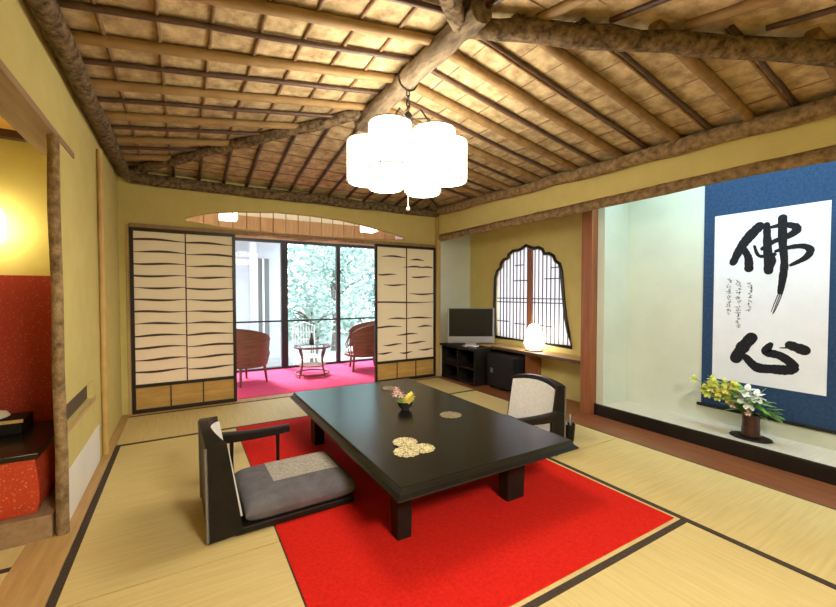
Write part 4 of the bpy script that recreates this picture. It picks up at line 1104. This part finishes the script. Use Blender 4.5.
build('pull_knob', MB().lathe([(0.004, 0.026), (0.011, 0.018), (0.012, 0.008), (0.006, 0.0)], (lx, ly, 1.742), 12), M['white_plastic'], t, smooth=60)

# ------------------------------------------------------------------ left alcove furnishings
t = thing('quilted_table', 'low black-topped table with a red floral quilt in the left alcove', 'table', (-1.1, 2.92, 0.115))
q = MB(); n = 40
top = [(-1.80, 2.625), (-0.64, 2.625), (-0.64, 3.26), (-1.80, 3.26)]
def quilt_ring(z, grow, wv):
    out = []
    for k in range(4):
        a, b = top[k], top[(k + 1) % 4]
        for i_ in range(n):
            t_ = i_ / n; x = a[0] + (b[0] - a[0]) * t_; y = a[1] + (b[1] - a[1]) * t_
            nx, ny = [(0, -1), (1, 0), (0, 1), (-1, 0)][k]
            g = grow * (0.55 + 0.45 * math.sin(PI * t_)) + wv * math.sin(t_ * 23 + k)
            out.append((x + nx * g, y + ny * g, z))
    return out
rings = [(0.385, 0.0, 0), (0.33, 0.012, 0.001), (0.24, 0.022, 0.003), (0.17, 0.020, 0.004), (0.118, 0.004, 0.002)]
N_ = 4 * n
vs = []; fs = []
for z_, g_, w_ in rings: vs += quilt_ring(z_, g_, w_)
for r_ in range(len(rings) - 1):
    for k in range(N_): fs.append((r_ * N_ + k, r_ * N_ + (k + 1) % N_, (r_ + 1) * N_ + (k + 1) % N_, (r_ + 1) * N_ + k))
fs += [tuple(range(N_)), tuple(range(5 * N_ - 1, 4 * N_ - 1, -1))]
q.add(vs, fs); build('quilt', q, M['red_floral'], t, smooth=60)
build('tabletop', MB().box(-1.82, -0.625, 2.615, 3.28, 0.3855, 0.412), M['lacquer'], t, bevel=0.004)
t = thing('tray', 'dark tray with a bright rim on the black-topped alcove table', 'tray', (-1.15, 3.15, 0.4125))
build('board', MB().box(-1.55, -0.79, 3.03, 3.25, 0.4125, 0.485), M['lacquer_worn'], t, bevel=0.004)
build('rim', MB().box(-1.56, -0.78, 3.018, 3.0298, 0.478, 0.495), M['bamboo'], t)
cb = MB().lathe([(0.08, 0.0), (0.115, 0.012), (0.105, 0.03), (0.055, 0.045), (0.01, 0.048)], (-0.98, 3.14, 0.4855), 24)
tag(build('folded_cloth', cb, M['fabric_white'], smooth=60), 'pale folded cloth heaped on the tray in the left alcove', 'cloth')
t = thing('wall_lamp', 'glowing yellow wall lamp on the alcove wall at the left edge', 'lamp', (-0.97, 3.40, 1.55))
build('shade', MB().lathe([(0.055, -0.10), (0.075, -0.07), (0.075, 0.07), (0.055, 0.10)], (-0.985, 3.31, 1.60), 20), M['sconce'], t, smooth=50)
build('bracket', MB().box(-1.005, -0.965, 3.37, 3.4185, 1.56, 1.64), M['iron'], t, bevel=0.004)

# ------------------------------------------------------------------ light
def area(name, loc, rot, size, power, col, sy=None):
    l = bpy.data.lights.new(name, 'AREA'); l.energy = power; l.color = col; l.size = size
    if sy: l.shape = 'RECTANGLE'; l.size_y = sy
    o = bpy.data.objects.new(name, l); COL.objects.link(o); o.location = loc; o.rotation_euler = rot
    return o
# concealed tube behind the alcove header, washing the scroll wall
struct('tube_housing', MB().box(3.24, 3.33, 0.1, 2.2, 2.36, 2.40), M['white_plastic'])  # housing of the concealed tube light
area('alcove_tube', (3.30, 1.1, 2.345), (0, R(-16), 0), 0.10, 19, (0.54, 0.80, 1.0), 2.0).parent = None
# unseen fill light added behind the viewer, with a round glowing shade
t = thing('near_fill_shade', 'round white shade of the fill light added unseen behind the viewer', 'lamp', (0.9, -0.9, 2.42))
build('shade', MB().lathe([(0.30, -0.08), (0.33, -0.05), (0.33, 0.0), (0.30, 0.039)], (0.9, -0.9, 2.42), 32), M['lantern'], t, smooth=50)
area('near_fill_light', (0.9, -0.9, 2.30), (R(35), 0, 0), 0.6, 112, (1.0, 0.93, 0.80))  # added fill for the near floor and walls
# the sky
w = bpy.data.worlds.new('World'); SC.world = w; w.use_nodes = True
nt = w.node_tree
bg = nt.nodes['Background']; bg.inputs['Color'].default_value = (0.72, 0.86, 1.0, 1); bg.inputs['Strength'].default_value = 5.6
s = bpy.data.lights.new('sun', 'SUN'); s.energy = 8.5; s.angle = R(14); s.color = (1, 0.97, 0.92)
so = bpy.data.objects.new('sun', s); COL.objects.link(so); so.rotation_euler = (R(-36), R(-12), 0)
# ------------------------------------------------------------------ camera
cam = bpy.data.cameras.new('camera'); co = bpy.data.objects.new('camera', cam); COL.objects.link(co)
co.location = (0, 0, 1.2)
co.rotation_euler = (R(90 - 1.51), 0, R(-30.55))
cam.sensor_fit = 'HORIZONTAL'; cam.sensor_width = 36.0; cam.lens = 36.0 * 398.0 / 836.0
cam.clip_start = 0.02
SC.camera = co
SC.view_settings.view_transform = 'Standard'
SC.view_settings.look = 'None'
SC.view_settings.gamma = 1.0
SC.view_settings.use_curve_mapping = False
SC.view_settings.exposure = 0.42
for o in bpy.data.objects:
    if 'org' in o: del o['org']
